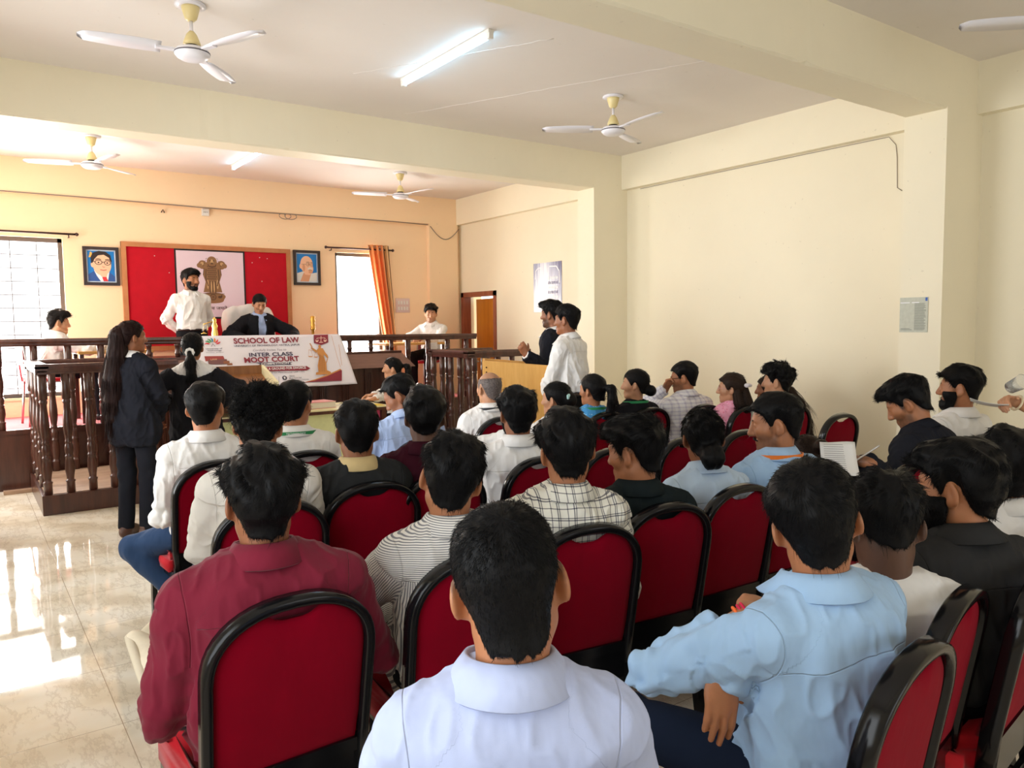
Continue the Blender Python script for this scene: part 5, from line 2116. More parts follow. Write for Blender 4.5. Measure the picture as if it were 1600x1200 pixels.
MB().box((-.30, -.003, -.325), (.30, 0, .325)).build('sheet', poster_mat(), po)
WI, VI = ink('white', 244, 244, 248), ink('violet', 110, 108, 142)
print_('corner_ornament', line([(-.26, .12), (-.255, .22), (-.2, .26), (-.13, .265)], .012) + line([(.26, .05), (.25, .20), (.19, .265), (.05, .27)], .014), WI, po, 6)
for k, (tx, mt, h_) in enumerate((('The Court', WI, .045), ('of the people', VI, .032), ('JUSTICE', WI, .045), ('is the voice', VI, .032), ('LIBERTY', WI, .045), ('and the law', VI, .03))):
    pass
for k in range(6):
    z = .10 - .062 * k
    print_('text_row', [[(.02 + .03 * q + .004 * ((q * 7 + k * 3) % 3), z), (.042 + .03 * q, z), (.042 + .03 * q, z + .032 + .006 * ((q + k) % 2)), (.02 + .03 * q + .004 * ((q * 5 + k) % 3), z + .034)] for q in range(7)], WI if k % 2 == 0 else VI, po, 6)

np_ = empty('newspaper_page', (XC - .032, 3.0, 1.60), R(-90), 'grey newspaper page stuck on the pillar above the bearded man', 'newspaper')
np_.rotation_euler = (0, 0, R(-90))
MB().box((-.105, -.003, -.13), (.105, 0, .13)).build('sheet', plain('newsprint', srgb(196, 198, 184), .8, var=.06, bump=.3, scale=40), np_)
TX = ink('newsprint_text', 122, 126, 114)
rows = []
rng = random.Random(11)
for c0, c1 in ((-.095, -.008), (.006, .094)):
    for k in range(26):
        z = .082 - .0078 * k
        rows.append([(c0, z), (c1 - rng.random() * .02, z), (c1 - rng.random() * .02, z + .0038), (c0, z + .0038)])
print_('text_column', rows, TX, np_, 4)
print_('headline', [[(-.1, .098), (.098, .098), (.098, .108), (-.1, .108)], [(-.1, .113), (.06, .113), (.06, .124), (-.1, .124)]], ink('headline_grey', 108, 110, 100), np_, 4)
print_('blue_mark', [[(.085, .102), (.101, .102), (.101, .127), (.085, .127)]], ink('mark_blue', 30, 84, 176), np_, 5)
print_('masthead_gap', [[(-.1, .088), (-.03, .088), (-.03, .094), (-.1, .094)], [(-.015, .088), (.04, .088), (.04, .094), (-.015, .094)]], WI, np_, 5)

# ------------------------------------------------------------------ ceiling fans and tube lights
FANC = plain('cream_fan_plastic', srgb(226, 208, 150), .35)
FANW = plain('white_fan_enamel', srgb(232, 230, 236), .3)


def make_fan(label, group):
    r = empty('ceiling_fan', (0, 0, 0), 0, label, 'ceiling fan', group)
    MB().lathe([(.085, 0), (.088, -.012), (.055, -.016)], n=28).build('ceiling_plate', FANW, r)
    MB().lathe([(.052, -.014), (.050, -.03), (.034, -.085), (.020, -.098)], n=24).build('canopy', FANC, r)
    MB().lathe([(.010, -.09), (.010, -.27)], n=12).build('down_rod', FANW, r)
    MB().lathe([(.014, -.155), (.030, -.175), (.046, -.215), (.050, -.232), (.030, -.24)], n=24).build('lower_canopy', FANC, r)
    MB().lathe([(.038, -.235), (.036, -.25)], n=20).build('neck', BLACKMETAL, r)
    m = MB().lathe([(.030, -.248), (.085, -.258), (.100, -.275), (.100, -.292), (.088, -.306), (.070, -.318), (.03, -.322)], n=32).build('motor', FANW, r)
    MB().lathe([(.101, -.278), (.1025, -.282), (.101, -.286)], n=32).build('trim_ring', ink('grey_band', 96, 92, 100), m)
    for k in range(3):
        M = Matrix.Rotation(R(120 * k + 14), 4, 'Z')
        b = MB()
        n = 14
        vs, fs = [], []
        for i in range(n + 1):
            t = i / n
            x = .17 + .43 * t
            w = (.048 + .022 * math.sin(math.pi * min(1, t * .9 + .05))) * (1 if t < .9 else math.sqrt(max(0.02, 1 - ((t - .9) / .1) ** 2)))
            for (s_, dz) in ((-1, -.012), (1, .012)):
                for th in (0, .003):
                    vs.append(M @ Vector((x, s_ * w, -.272 + dz * (1.2 - t * .6) + th)))
        for i in range(n):
            a = i * 4
            fs += [(a, a + 4, a + 6, a + 2), (a + 1, a + 3, a + 7, a + 5), (a, a + 1, a + 5, a + 4), (a + 2, a + 6, a + 7, a + 3)]
        fs += [(0, 2, 3, 1), (n * 4, n * 4 + 1, n * 4 + 3, n * 4 + 2)]
        b.add(vs, fs, True)
        bl = b.build('blade', FANW, r)
        MB().box((.085, -.018, -.280), (.20, .018, -.268), M).build('blade_arm', FANW, bl)
    return r


fan0 = make_fan('cream and white ceiling fan nearest the camera, upper left', 'ceiling fans')
fan0.location = (1.22, 4.95, ZC)
fan0.rotation_euler.z = R(40)
for (x, y, a, lab) in ((4.60, 4.95, 12, 'cream and white ceiling fan over the audience by the right wall'), (1.17, 8.78, 28, 'cream and white ceiling fan over the dais, left of the short tube light'),
                       (4.60, 8.83, 28, 'cream and white ceiling fan over the dais, right by the far corner'), (5.10, 1.78, 3, 'ceiling fan whose blade enters at the top right corner')):
    c = copy_tree(fan0)
    c.location = (x, y, ZC)
    c.rotation_euler.z = R(a)
    c['label'] = lab
TUBE = emit('lit_tube', (.36, .70, 1.0), 17)
for (x, y0, y1, lab) in ((2.912, 4.28, 5.51, 'long lit tube light on the ceiling above the audience'), (2.735, 8.24, 9.46, 'lit tube light on the dais ceiling half hidden by the beam')):
    r = empty('tube_light', (x, (y0 + y1) / 2, ZC), 0, lab, 'tube light', 'tube lights')
    h = (y1 - y0) / 2
    MB().box((-.022, -h, -.022), (.022, h, 0), bev=.003).build('batten', PVC, r)
    MB().tube([(.0, -h + .03, -.042), (.0, h - .03, -.042)], .014, 14).build('tube', TUBE, r)
    for s_ in (-1, 1):
        MB().box((-.018, s_ * (h - .018) - .018, -.06), (.018, s_ * (h - .018) + .018, -.018), bev=.003).build('end_holder', PVC, r)

# ------------------------------------------------------------------ banner over the bench
BT, BBm = Vector((1.98, 8.845, 1.478)), Vector((1.98, 8.555, .872))
_bx = Vector((1, 0, -.005)).normalized()
_bz = (BT - BBm).normalized()
_by = _bz.cross(_bx).normalized()              # pointing away from the viewer
MBN = Matrix(((_bx.x, _by.x, _bz.x, BT.x), (_bx.y, _by.y, _bz.y, BT.y), (_bx.z, _by.z, _bz.z, BT.z), (0, 0, 0, 1)))
ban = empty('event_banner', (0, 0, 0), 0, 'white and maroon event banner hung over the judge bench', 'banner')
ban.matrix_world = MBN
bnW, bnH = 1.86, .66
n, m = 60, 24
Vb, Fb = [], []


def ban_y(u, v):
    return .006 * math.sin(u * 9 + 1) * (v / bnH) + .004 * math.sin(u * 23) * (v / bnH) ** 2


for j in range(m + 1):
    for i in range(n + 1):
        u = (bnW - .10 + .09 * (j / m) ** .8) * i / n
        v = bnH * j / m
        Vb.append((u, ban_y(u, v) + .001, -v - .006 * math.sin(u * 3.2) * (j / m)))
for j in range(m):
    for i in range(n):
        a = j * (n + 1) + i
        Fb.append((a, a + 1, a + n + 2, a + n + 1))
o = link('sheet', np_mesh('sheet', np.array(Vb), np.array(Fb)), plain('white_banner_vinyl', srgb(232, 230, 240), .35), ban)
md = o.modifiers.new('thick', 'SOLIDIFY')
md.thickness = .0015
MR, NV, GY, GO = ink('banner_maroon', 138, 38, 58), ink('banner_navy', 58, 50, 78), ink('banner_grey', 112, 104, 124), ink('banner_gold', 200, 138, 74)
ML = Matrix.Translation((0, -.009, 0))
_Rinv = MBN.inverted()


def bp(px, py):
    """photo pixel -> banner plane coordinates"""
    d = _f + _r2 * ((px - 800) / FPX) - _u2 * ((py - 600) / FPX)
    a = _Rinv.to_3x3() @ d
    o_ = _Rinv @ Vector((0, 0, CAM_H))
    t = -o_.y / a.y
    q = o_ + a * t
    return q.x, q.z


def zb(zx, zy):
    return bp(300 + zx / 6.154, 510 + zy / 6.154)


def btext(txt, x0, y0, x1, y1, mat, bold=.0, shear=0.0, lay=0):
    (a, b), (c, d) = zb(x0, (y0 + y1) / 2), zb(x1, (y0 + y1) / 2)
    _, t0 = zb((x0 + x1) / 2, y0)
    _, t1 = zb((x0 + x1) / 2, y1)
    M = ML.copy() @ Matrix.Translation((0, -.001 * lay, 0))
    return lettering(txt, mat, ban, M, a, c, t1, t0, bold, shear)


btext('SCHOOL OF LAW', 397, 112, 1030, 166, MR, .03)
btext('UNIVERSITY OF TECHNOLOGY, VATIKA, JAIPUR', 403, 178, 1036, 200, NV, .015)
btext('Cordially Invites You to', 585, 220, 905, 246, GY, 0, .35)
btext('INTER CLASS', 547, 254, 968, 291, NV, .025)
btext('MOOT COURT', 500, 295, 1030, 347, MR, .035)


def bpoly(pts):
    return [zb(*p) for p in pts]


print_('ribbon', [bpoly([(606, 352), (966, 349), (940, 361), (962, 373), (640, 375), (655, 364)])], NV, ban, 13)
btext('COMPETITION', 662, 354, 930, 371, WI, .02, 0, 2)
print_('topic_strip', [bpoly([(420, 398), (1100, 386), (1136, 408), (1104, 428), (420, 442)])], MR, ban, 13)
btext('TOPIC : CRUELTY IS A GROUND FOR DIVORCE', 446, 400, 1095, 424, WI, .015, 0, 2)
btext('(Moot Proposition Based on Matrimonial Law - IV)', 470, 440, 1080, 462, GY, 0)
btext('DATE & TIMING', 640, 490, 750, 502, NV, .01)
btext('SEPTEMBER, 2025', 600, 512, 818, 534, MR, .02)
btext('VENUE', 934, 478, 984, 488, NV, .015)
btext('Moot Court Hall', 934, 494, 1052, 506, NV, .005)
btext('Block I, University of Technology', 934, 512, 1122, 524, NV, .005)
print_('divider', [bpoly([(834, 486), (837, 486), (837, 540), (834, 540)])], GY, ban, 12)
cx_, cz_ = zb(890, 500)
print_('venue_icon', [ring(cx_, cz_, .027, .027, 24)], NV, ban, 13)
print_('venue_icon_hole', [ring(cx_, cz_ + .004, .011, .011, 16), [(cx_ - .010, cz_), (cx_ + .010, cz_), (cx_, cz_ - .02)]], WI, ban, 14)
print_('swoosh', [bpoly([(1070, 546), (1180, 520), (1300, 478), (1430, 420), (1440, 430), (1440, 528), (1250, 535)])], MR, ban, 12)
print_('swoosh_edge', [bpoly([(1060, 548), (1180, 514), (1300, 470), (1428, 412), (1432, 424), (1300, 482), (1180, 524)])], GO, ban, 13)
print_('side_rules', line([zb(1340, 95), zb(1395, 300), zb(1428, 400)], .003) + line([zb(1410, 180), zb(1440, 380)], .003), GO, ban, 12)
print_('hang_flag', [bpoly([(1168, 88), (1306, 84), (1308, 160), (1238, 186), (1172, 165)])], MR, ban, 13)
s_ = line([zb(1238, 100), zb(1238, 158)], .006) + line([zb(1200, 118), zb(1276, 116)], .005) + line([zb(1222, 160), zb(1256, 159)], .008)
s_ += [bpoly([(1184, 142), (1216, 141), (1206, 156), (1192, 156)]), bpoly([(1262, 140), (1294, 139), (1284, 154), (1270, 154)])] + line([zb(1200, 118), zb(1186, 142)], .003) + line([zb(1200, 118), zb(1214, 142)], .003) + line([zb(1276, 116), zb(1264, 140)], .003) + line([zb(1276, 116), zb(1292, 140)], .003)
print_('scales_mark', s_, ink('peach', 246, 214, 196), ban, 15)
# golden figure with scales and sword
fig = [bpoly([(1198, 232), (1216, 212), (1256, 216), (1276, 250), (1264, 290), (1290, 360), (1296, 430), (1280, 452), (1216, 450), (1208, 380), (1222, 300), (1206, 264)]),
       bpoly([(1200, 238), (1150, 206), (1140, 214), (1196, 262)]), bpoly([(1262, 236), (1300, 280), (1308, 306), (1298, 310), (1262, 270)]), bpoly([(1192, 448), (1300, 428), (1336, 444), (1330, 466), (1190, 470)]),
       bpoly([(1150, 210), (1128, 168), (1136, 166), (1158, 206)])]
hx_, hz_ = zb(1226, 200)
fig.append(ring(hx_, hz_, .017, .021, 16))
fig += line([zb(1120, 232), zb(1202, 238)], .004) + line([zb(1306, 300), zb(1292, 350), zb(1250, 420)], .007)
print_('gold_figure', fig, GO, ban, 13)
fl = [line([zb(1220 + 14 * k, 270 + 8 * k), zb(1226 + 14 * k, 360), zb(1222 + 17 * k, 440)], .004) for k in range(4)]
print_('gold_fold_lines', [q for l in fl for q in l], ink('gold_dark', 134, 82, 40), ban, 14)
pans = line([zb(1122, 234), zb(1118, 290)], .002) + line([zb(1140, 234), zb(1160, 290)], .002) + line([zb(1190, 238), zb(1174, 296)], .002) + line([zb(1196, 238), zb(1208, 298)], .002)
pans += [bpoly([(1114, 290), (1164, 292), (1150, 300), (1126, 299)]), bpoly([(1170, 296), (1212, 298), (1200, 306), (1180, 305)])]
print_('gold_pans', pans, GO, ban, 14)
# institute mark: a fan of coloured petals over two lines of text
lx, lz = zb(202, 186)
cols = [ink('petal_red', 216, 60, 66), ink('petal_orange', 236, 140, 60), ink('petal_green', 72, 158, 96), ink('petal_teal', 60, 150, 176)]
for k in range(7):
    a = math.pi * (k + .5) / 7
    c = (lx + .055 * math.cos(a), lz + .012 + .05 * math.sin(a))
    print_('petal', [ring(c[0], c[1], .021, .0085, 14, rot=a), ring(lx + .078 * math.cos(a + .12), lz + .012 + .07 * math.sin(a + .12), .011, .005, 10, rot=a)], cols[(0, 0, 1, 3, 2, 2, 0)[k]], ban, 13)
print_('mark_stem', line([(lx - .02, lz - .012), (lx, lz + .02), (lx + .02, lz - .012)], .004), NV, ban, 13)
btext('University of', 132, 211, 290, 227, NV, .01)
btext('Technology', 146, 230, 284, 244, NV, .01)
btext('Vatika, Jaipur', 132, 250, 308, 258, GY, 0)
# law books drawn on the left
print_('drawn_book_red', [bpoly([(118, 290), (300, 288), (316, 330), (130, 338)])], ink('book_red', 158, 62, 62), ban, 12)
print_('drawn_book_brown', [bpoly([(150, 328), (330, 318), (352, 366), (160, 370)])], ink('book_brown', 118, 78, 78), ban, 13)
print_('drawn_gavel', [bpoly([(300, 340), (356, 334), (362, 356), (306, 364)]), bpoly([(340, 360), (384, 356), (390, 376), (336, 378)])], ink('gavel_brown', 150, 96, 66), ban, 14)
btext('LAW', 178, 314, 240, 330, ink('book_gold', 232, 190, 150), .01, 0, 3)

# ------------------------------------------------------------------ lecterns
# right: plywood box lectern with open sloping top, its side towards the audience
lc = empty('lectern', (3.85, 5.275, 0), R(-33), 'golden plywood lectern with an open top before the speakers', 'lectern')
lx0, lx1, ly0, ly1 = -.325, .285, .0, .46
zl, zr = 1.265, 1.21                      # rim heights: judge side / speaker side
t = .02


def slope_panel(y):
    mb = MB()
    mb.add([(lx0, y, 0), (lx1, y, 0), (lx1, y + t, 0), (lx0, y + t, 0), (lx0, y, zl), (lx1, y, zr), (lx1, y + t, zr), (lx0, y + t, zl)], [(0, 3, 2, 1), (4, 5, 6, 7), (0, 1, 5, 4), (1, 2, 6, 5), (2, 3, 7, 6), (3, 0, 4, 7)])
    return mb


slope_panel(ly0).build('side_panel', PLY, lc)
slope_panel(ly1 - t).build('side_panel', PLY, lc)
MB().box((lx0 - .001, ly0 + t, 0), (lx0 + t, ly1 - t, zl - .002)).build('front_panel', PLY, lc)
MB().box((lx1 - t, ly0 + t, .05), (lx1 + .001, ly1 - t, .9)).build('back_panel', PLY, lc)
MB().add([(lx0 + t, ly0 + t, zl - .13), (lx1, ly0 + t, zr - .13), (lx1, ly1 - t, zr - .13), (lx0 + t, ly1 - t, zl - .13), (lx0 + t, ly0 + t, zl - .11), (lx1, ly0 + t, zr - .11), (lx1, ly1 - t, zr - .11), (lx0 + t, ly1 - t, zl - .11)],
         [(0, 3, 2, 1), (4, 5, 6, 7), (0, 1, 5, 4), (1, 2, 6, 5), (2, 3, 7, 6), (3, 0, 4, 7)]).build('shelf', PLYX, lc)
for (px_, pz_) in ((lx1 - .05, zr - .03), (lx0 + .03, zl - .06), (lx0 + .03, zl - .10), (lx0 + .03, zl - .14)):
    MB().lathe([(.006, 0), (.006, .003)], n=8, M=Matrix.Translation((px_, ly0 - .0005, pz_)) @ Matrix.Rotation(R(90), 4, 'X')).build('screw', BLACKMETAL, lc)
# left: the women's lectern, seen from its open back
l2 = empty('lectern', (2.05, 7.10, 0), R(0), 'plywood lectern with a pale raised side and papers, by the robed woman', 'lectern')
w2, zf, zk = .335, 1.20, 1.06
MB().box((-w2, .42, 0), (w2, .44, zf)).build('front_panel', wood('backlit_plywood', srgb(120, 74, 36), srgb(160, 106, 58), .45, (9, 9, 1), .03), l2)  # plywood with the shade of its backlit side put into the colour
PALE = plain('pale_yellow_laminate', srgb(232, 226, 186), .45)
for sx in (-1, 1):
    mb = MB()
    xa, xb = sx * w2 - .012, sx * w2 + .012
    mb.add([(xa, 0, 0), (xb, 0, 0), (xb, .42, 0), (xa, .42, 0), (xa, 0, zk), (xb, 0, zk), (xb, .42, zf), (xa, .42, zf)], [(0, 3, 2, 1), (4, 5, 6, 7), (0, 1, 5, 4), (1, 2, 6, 5), (2, 3, 7, 6), (3, 0, 4, 7)])
    mb.build('side_panel', PALE, l2)
MB().add([(-w2, 0, zk - .14), (w2, 0, zk - .14), (w2, .42, zf - .10), (-w2, .42, zf - .10), (-w2, 0, zk - .12), (w2, 0, zk - .12), (w2, .42, zf - .08), (-w2, .42, zf - .08)],
         [(0, 3, 2, 1), (4, 5, 6, 7), (0, 1, 5, 4), (1, 2, 6, 5), (2, 3, 7, 6), (3, 0, 4, 7)]).build('reading_shelf', _mats['backlit_plywood'], l2)


def sheet(label, loc, rot, w=.21, h=.297, lines=0, cat='paper', group=None, curlz=0.0, mat=None):
    n = 8
    vs, fs = [], []
    for j in range(n + 1):
        for i in range(n + 1):
            u, v = i / n - .5, j / n - .5
            vs.append((u * w, v * h, curlz * (v * 2) ** 2 + .3 * curlz * math.sin(u * 5)))
    for j in range(n):
        for i in range(n):
            a = j * (n + 1) + i
            fs.append((a, a + 1, a + n + 2, a + n + 1))
    o = link('paper_sheet', np_mesh('paper_sheet', np.array(vs), np.array(fs)), mat or PAPER)
    md = o.modifiers.new('thick', 'SOLIDIFY')
    md.thickness = .0012
    md.offset = 0
    o.location = loc
    o.rotation_euler = rot
    tag(o, label, cat, group)
    if lines:
        mb = MB()
        rng = random.Random(lines)
        for k in range(lines):
            v = .42 - .82 * k / lines
            mb.box((-w * .40, v * h, .0014 + curlz * (v * 2) ** 2 + abs(curlz) * .15), (w * (.40 - .25 * rng.random()), v * h + h * .010, .0018 + curlz * (v * 2) ** 2 + abs(curlz) * .15))
        mb.build('text_lines', GREYINK, o)
    return o


sl = math.atan2(zf - .08 - (zk - .12), .42)
sheet('white papers lying on the left lectern shelf', (1.97, 7.32, 1.015 + .012), (sl, 0, .2), lines=10)
sheet('pinkish sheet lying at the right of the left lectern shelf', (2.24, 7.25, .99 + .014), (sl, 0, -.1), .16, .22, mat=plain('pinkish_paper', srgb(228, 200, 200), .7))
slr = math.atan2(zr - zl, lx1 - lx0)
sheet('folded cream paper on the right lectern shelf', (4.05, 5.40, 1.125), (.12, -slr, .4), .2, .24, mat=plain('cream_paper', srgb(236, 214, 168), .7), curlz=.012)

# ------------------------------------------------------------------ clerk's table
tb = empty('table', (2.62, 7.42, 0), 0, 'low table with a pale green front below the banner', 'table')
TG = plain('pale_green_laminate', srgb(214, 220, 164), .45, var=.03)
TT = plain('yellowish_table_top', srgb(226, 218, 168), .35)
MB().box((-.95, -.27, .725), (.93, .36, .758), bev=.004).build('table_top', TT, tb)
MB().box((-.95, -.275, .715), (.93, -.255, .745)).build('edge_band', BROWN, tb)
MB().box((-.90, -.22, .06), (.80, -.20, .72)).build('front_panel', TG, tb)
PINKP = plain('magenta_strip', srgb(176, 52, 96), .5)
MB().box((.80, -.225, .06), (.84, -.195, .72)).build('edge_strip', PINKP, tb)
for sx, sy in ((-.90, -.22), (.88, -.22), (-.90, .31), (.88, .31)):
    MB().box((sx - .025, sy - .025, 0), (sx + .025, sy + .025, .725)).build('leg', BROWN, tb)
bk = empty('law_book', (2.86, 7.42, .758), R(6), 'thick white paged book with a pink cover on the green table', 'book')
MB().box((-.17, -.12, .004), (.165, .115, .060)).build('pages', plain('page_edges', srgb(232, 224, 206), .8, bump=.4, scale=90), bk)
MB().box((-.175, -.125, .060), (.17, .12, .064)).build('cover', plain('pink_cover', srgb(206, 128, 124), .5), bk)
MB().box((-.175, -.125, 0), (.17, .12, .004)).build('back_cover', plain('pink_cover', srgb(206, 128, 124), .5), bk)
sheet('white sheet the seated girl is writing on', (3.25, 7.40, .762), (0, 0, .3), lines=14)
sheet('yellow folder lying under the hands of the seated girl', (3.36, 7.27, .7605), (0, 0, -.15), .30, .2, cat='folder', mat=plain('yellow_card', srgb(236, 206, 66), .6))

# ------------------------------------------------------------------ things on the bench and behind it
BRASS = plain('polished_brass', (.78, .55, .16), .18, 1.0)
tr = empty('brass_statuette', (2.34, DY + .09, bz), 0, 'shiny brass scale statuette on the bench beside the standing man', 'trophy')
MB().lathe([(.050, 0), (.050, .02), (.042, .03), (.036, .10), (.045, .14), (.030, .19), (.040, .24), (.026, .30), (.034, .33), (.018, .37), (.022, .40), (.008, .43)], n=20).build('figure', BRASS, tr)
MB().tube([(-.12, 0, .35), (-.04, 0, .375), (.02, 0, .38)], .006).build('beam', BRASS, tr)
for x in (-.12, -.075):
    MB().lathe([(.003, .02), (.030, .006), (.034, .0)], (x, -.01, .245 if x < -.1 else .19), n=14).build('scale_pan', BRASS, tr)
    MB().tube([(x, -.01, .25), (x, 0, .355)], .002).build('chain', BRASS, tr)
me_ = empty('pillar_memento', (3.475, DY + .07, bz), 0, 'golden pillar memento with flag ribbons on the right of the bench', 'memento')
MB().box((-.05, -.04, 0), (.05, .04, .05), bev=.004).build('base', wood('memento_wood', srgb(120, 66, 36), srgb(150, 90, 54)), me_)
GOLDP = plain('gold_paint', srgb(206, 152, 62), .35, .6)
MB().lathe([(.028, .05), (.028, .16), (.018, .2), (.018, .27), (.028, .275), (.028, .30), (.022, .305), (.030, .33), (.022, .355), (.032, .38), (.024, .405), (.030, .43), (.012, .44)], n=14).build('pillar', GOLDP, me_)
for k, (sx, cc) in enumerate(((-1, 'orange'), (1, 'green'))):
    col = {'orange': srgb(226, 96, 52), 'green': srgb(40, 120, 72)}[cc]
    MB().box((0, -.004, -.012), (.085, .004, .012), Matrix.Translation((0, -.035, .185)) @ Matrix.Rotation(R(35 if sx > 0 else 145), 4, 'Y')).build('ribbon', plain('ribbon_' + cc, col, .6), me_)
    MB().box((0, -.003, -.008), (.075, .003, .008), Matrix.Translation((0, -.042, .165)) @ Matrix.Rotation(R(55 if sx > 0 else 125), 4, 'Y')).build('ribbon', PAPER, me_)

# judge's high-backed chair under a white towel
jc = empty('judge_chair', (3.04, 9.86, DZ), R(180), 'high backed chair of the judge draped with a white towel', 'chair')
P = [Ell((0, -.22, .80), (.28, .05, .34), None, .02), Cone((-.2, -.22, .65), (-.2, -.22, 1.0), .06, .05, .05), Cone((.2, -.22, .65), (.2, -.22, 1.0), .06, .05, .05)]
V, F = mesh_sdf(P, .012)
link('backrest', np_mesh('backrest', V, F), plain('black_leatherette', (.012, .012, .013), .4), jc)
P = [Ell((0, -.22, 1.06), (.335, .085, .22), None, .02), Cone((-.24, -.22, .70), (-.22, -.22, 1.15), .095, .085, .05), Cone((.24, -.22, .70), (.22, -.22, 1.15), .095, .085, .05), Cone((-.33, -.2, 1.05), (-.24, -.22, 1.14), .03, .06, .04)]
V, F = mesh_sdf(P, .010, smooth=2)
V = V + vnormals(V, F) * ((vnoise(V * np.array([16, 16, 7])) - .5) * .03)[:, None]
link('towel', np_mesh('towel', V, F), cloth('white_terry', (.80, .79, .77), weave=300, fold=.4), jc)
MB().box((-.28, -.22, .40), (.28, .28, .50), bev=.03).build('seat', plain('black_leatherette', (.012, .012, .013), .4), jc)
MB().lathe([(.03, .06), (.03, .40)], n=14).build('column', METAL, jc)
for k in range(5):
    MB().box((0, -.02, .02), (.30, .02, .05), Matrix.Rotation(R(72 * k), 4, 'Z')).build('base_arm', BLACKMETAL, jc)


# simple tubular chairs of the two clerks and their small desks
def tube_chair(label, x, y, a):
    r = empty('tube_frame_chair', (x, y, DZ), R(a), label, 'chair')
    f = MB()
    f.tube([(-.2, .2, 0), (-.2, .2, .44), (-.2, -.18, .45), (-.2, -.22, .85), (.2, -.22, .85), (.2, -.18, .45), (.2, .2, .44), (.2, .2, 0)], .012)
    f.tube([(-.2, -.2, 0), (-.2, -.16, .44)], .012).tube([(.2, -.2, 0), (.2, -.16, .44)], .012)
    f.build('tube_frame', METAL, r)
    MB().box((-.21, -.18, .44), (.21, .22, .485), bev=.015).build('seat', VELVETB, r)
    MB().box((-.19, -.225, .62), (.19, -.195, .85), bev=.012).build('backrest', plain('brown_red_vinyl', srgb(110, 40, 40), .45), r)
    return r


tube_chair('tube framed chair of the boy by the left window', .72, 9.42, -84)
tube_chair('tube framed chair of the man sitting at the right of the dais', 5.48, 9.86, 130)
for (x, y, sx, sy, lab) in ((1.36, 9.42, .36, .30, 'narrow clerk desk before the boy by the left window'), (5.02, 9.55, .45, .28, 'narrow clerk desk before the man at the right of the dais')):
    dk_ = empty('clerk_desk', (x, y, DZ), 0, lab, 'desk')
    MB().box((-sx, -sy, .72), (sx, sy, .75), bev=.004).build('desk_top', PLYX, dk_)
    for ax_, ay_ in ((-1, -1), (1, -1), (-1, 1), (1, 1)):
        MB().box((ax_ * (sx - .03) - .02, ay_ * (sy - .03) - .02, 0), (ax_ * (sx - .03) + .02, ay_ * (sy - .03) + .02, .72)).build('leg', BROWN, dk_)
sheet('printed sheet hanging over the desk of the man on the right dais', (5.28, 9.262, DZ + .67), (R(90), 0, 0), .12, .16, lines=6)

tag(MB().box((-.011, -.95, 0), (.011, .95, .004)).build('floor_tape', plain('white_floor_tape', srgb(226, 226, 216), .5)), 'white strip of tape on the floor under the right-hand chairs', 'tape strip')
o = COL.objects['floor_tape']
o.location = (2.87, 1.85, 0)
o.rotation_euler = (0, 0, R(5))

# ------------------------------------------------------------------ the people
def at(px, py, Y):
    """point of the plane y = Y seen at a photo pixel"""
    d = _f + _r2 * ((px - 800) / FPX) - _u2 * ((py - 600) / FPX)
    t = Y / d.y
    return (d.x * t, Y, CAM_H + d.z * t)


def dep(px, py, d):
    v = _f + _r2 * ((px - 800) / FPX) - _u2 * ((py - 600) / FPX)
    return (v.x * d, v.y * d, CAM_H + v.z * d)


def make(label, px, py, Y, yaw=0, hd=0, seat=None, seat_a=None, seat_xy=None, **kw):
    h = at(px, py, Y)
    away = -math.degrees(math.atan2(h[0], h[1]))
    d = math.hypot(h[0], h[1])
    kw.setdefault('vox', min(.0075, max(.004, .0022 * d)))
    kw.setdefault('hy', away + hd)
    kw.setdefault('strand', int(min(9000, max(900, 9500 / max(d, 1) ** 1.1))))
    kw.setdefault('srad', .00055 + .00016 * d)
    hair = kw.get('hair')
    if isinstance(hair, str):
        st = dict(ST[hair])
        st['h'] = min(.006, max(.0032, .0016 * d))
        st['seed'] = (int(px * 7 + py) % 23) + 1
        st.update(kw.pop('hs_', {}))
        kw['hair'] = st
    p = Person(label, h, yaw=yaw, **kw)
    PEOPLE.append(p)
    if seat:
        sa = R(yaw if seat_a is None else seat_a)
        o = .07
        if seat_xy:
            chair(seat_xy[0], seat_xy[1], math.degrees(sa), seat)
            p.press(seat_xy[0], seat_xy[1], sa)
            return p
        p.press(p.loc[0] - math.sin(sa) * o, p.loc[1] + math.cos(sa) * o, sa)
        chair(p.loc[0] - math.sin(sa) * o, p.loc[1] + math.cos(sa) * o, math.degrees(sa), seat)
    return p


PEOPLE = []
AUD = dict(lean=-12, lean2=-3)
LAN_G, LAN_O, LAN_K = plain('green_lanyard', srgb(34, 142, 84), .5), plain('orange_lanyard', srgb(236, 122, 30), .5), plain('dark_lanyard', (.02, .025, .03), .5)
DARKFRAME = plain('dark_spectacle_frame', (.015, .013, .013), .25)
PINKFRAME = plain('pink_spectacle_frame', srgb(206, 150, 150), .3)
PEARL = plain('pale_hair_clip', srgb(226, 218, 222), .3)

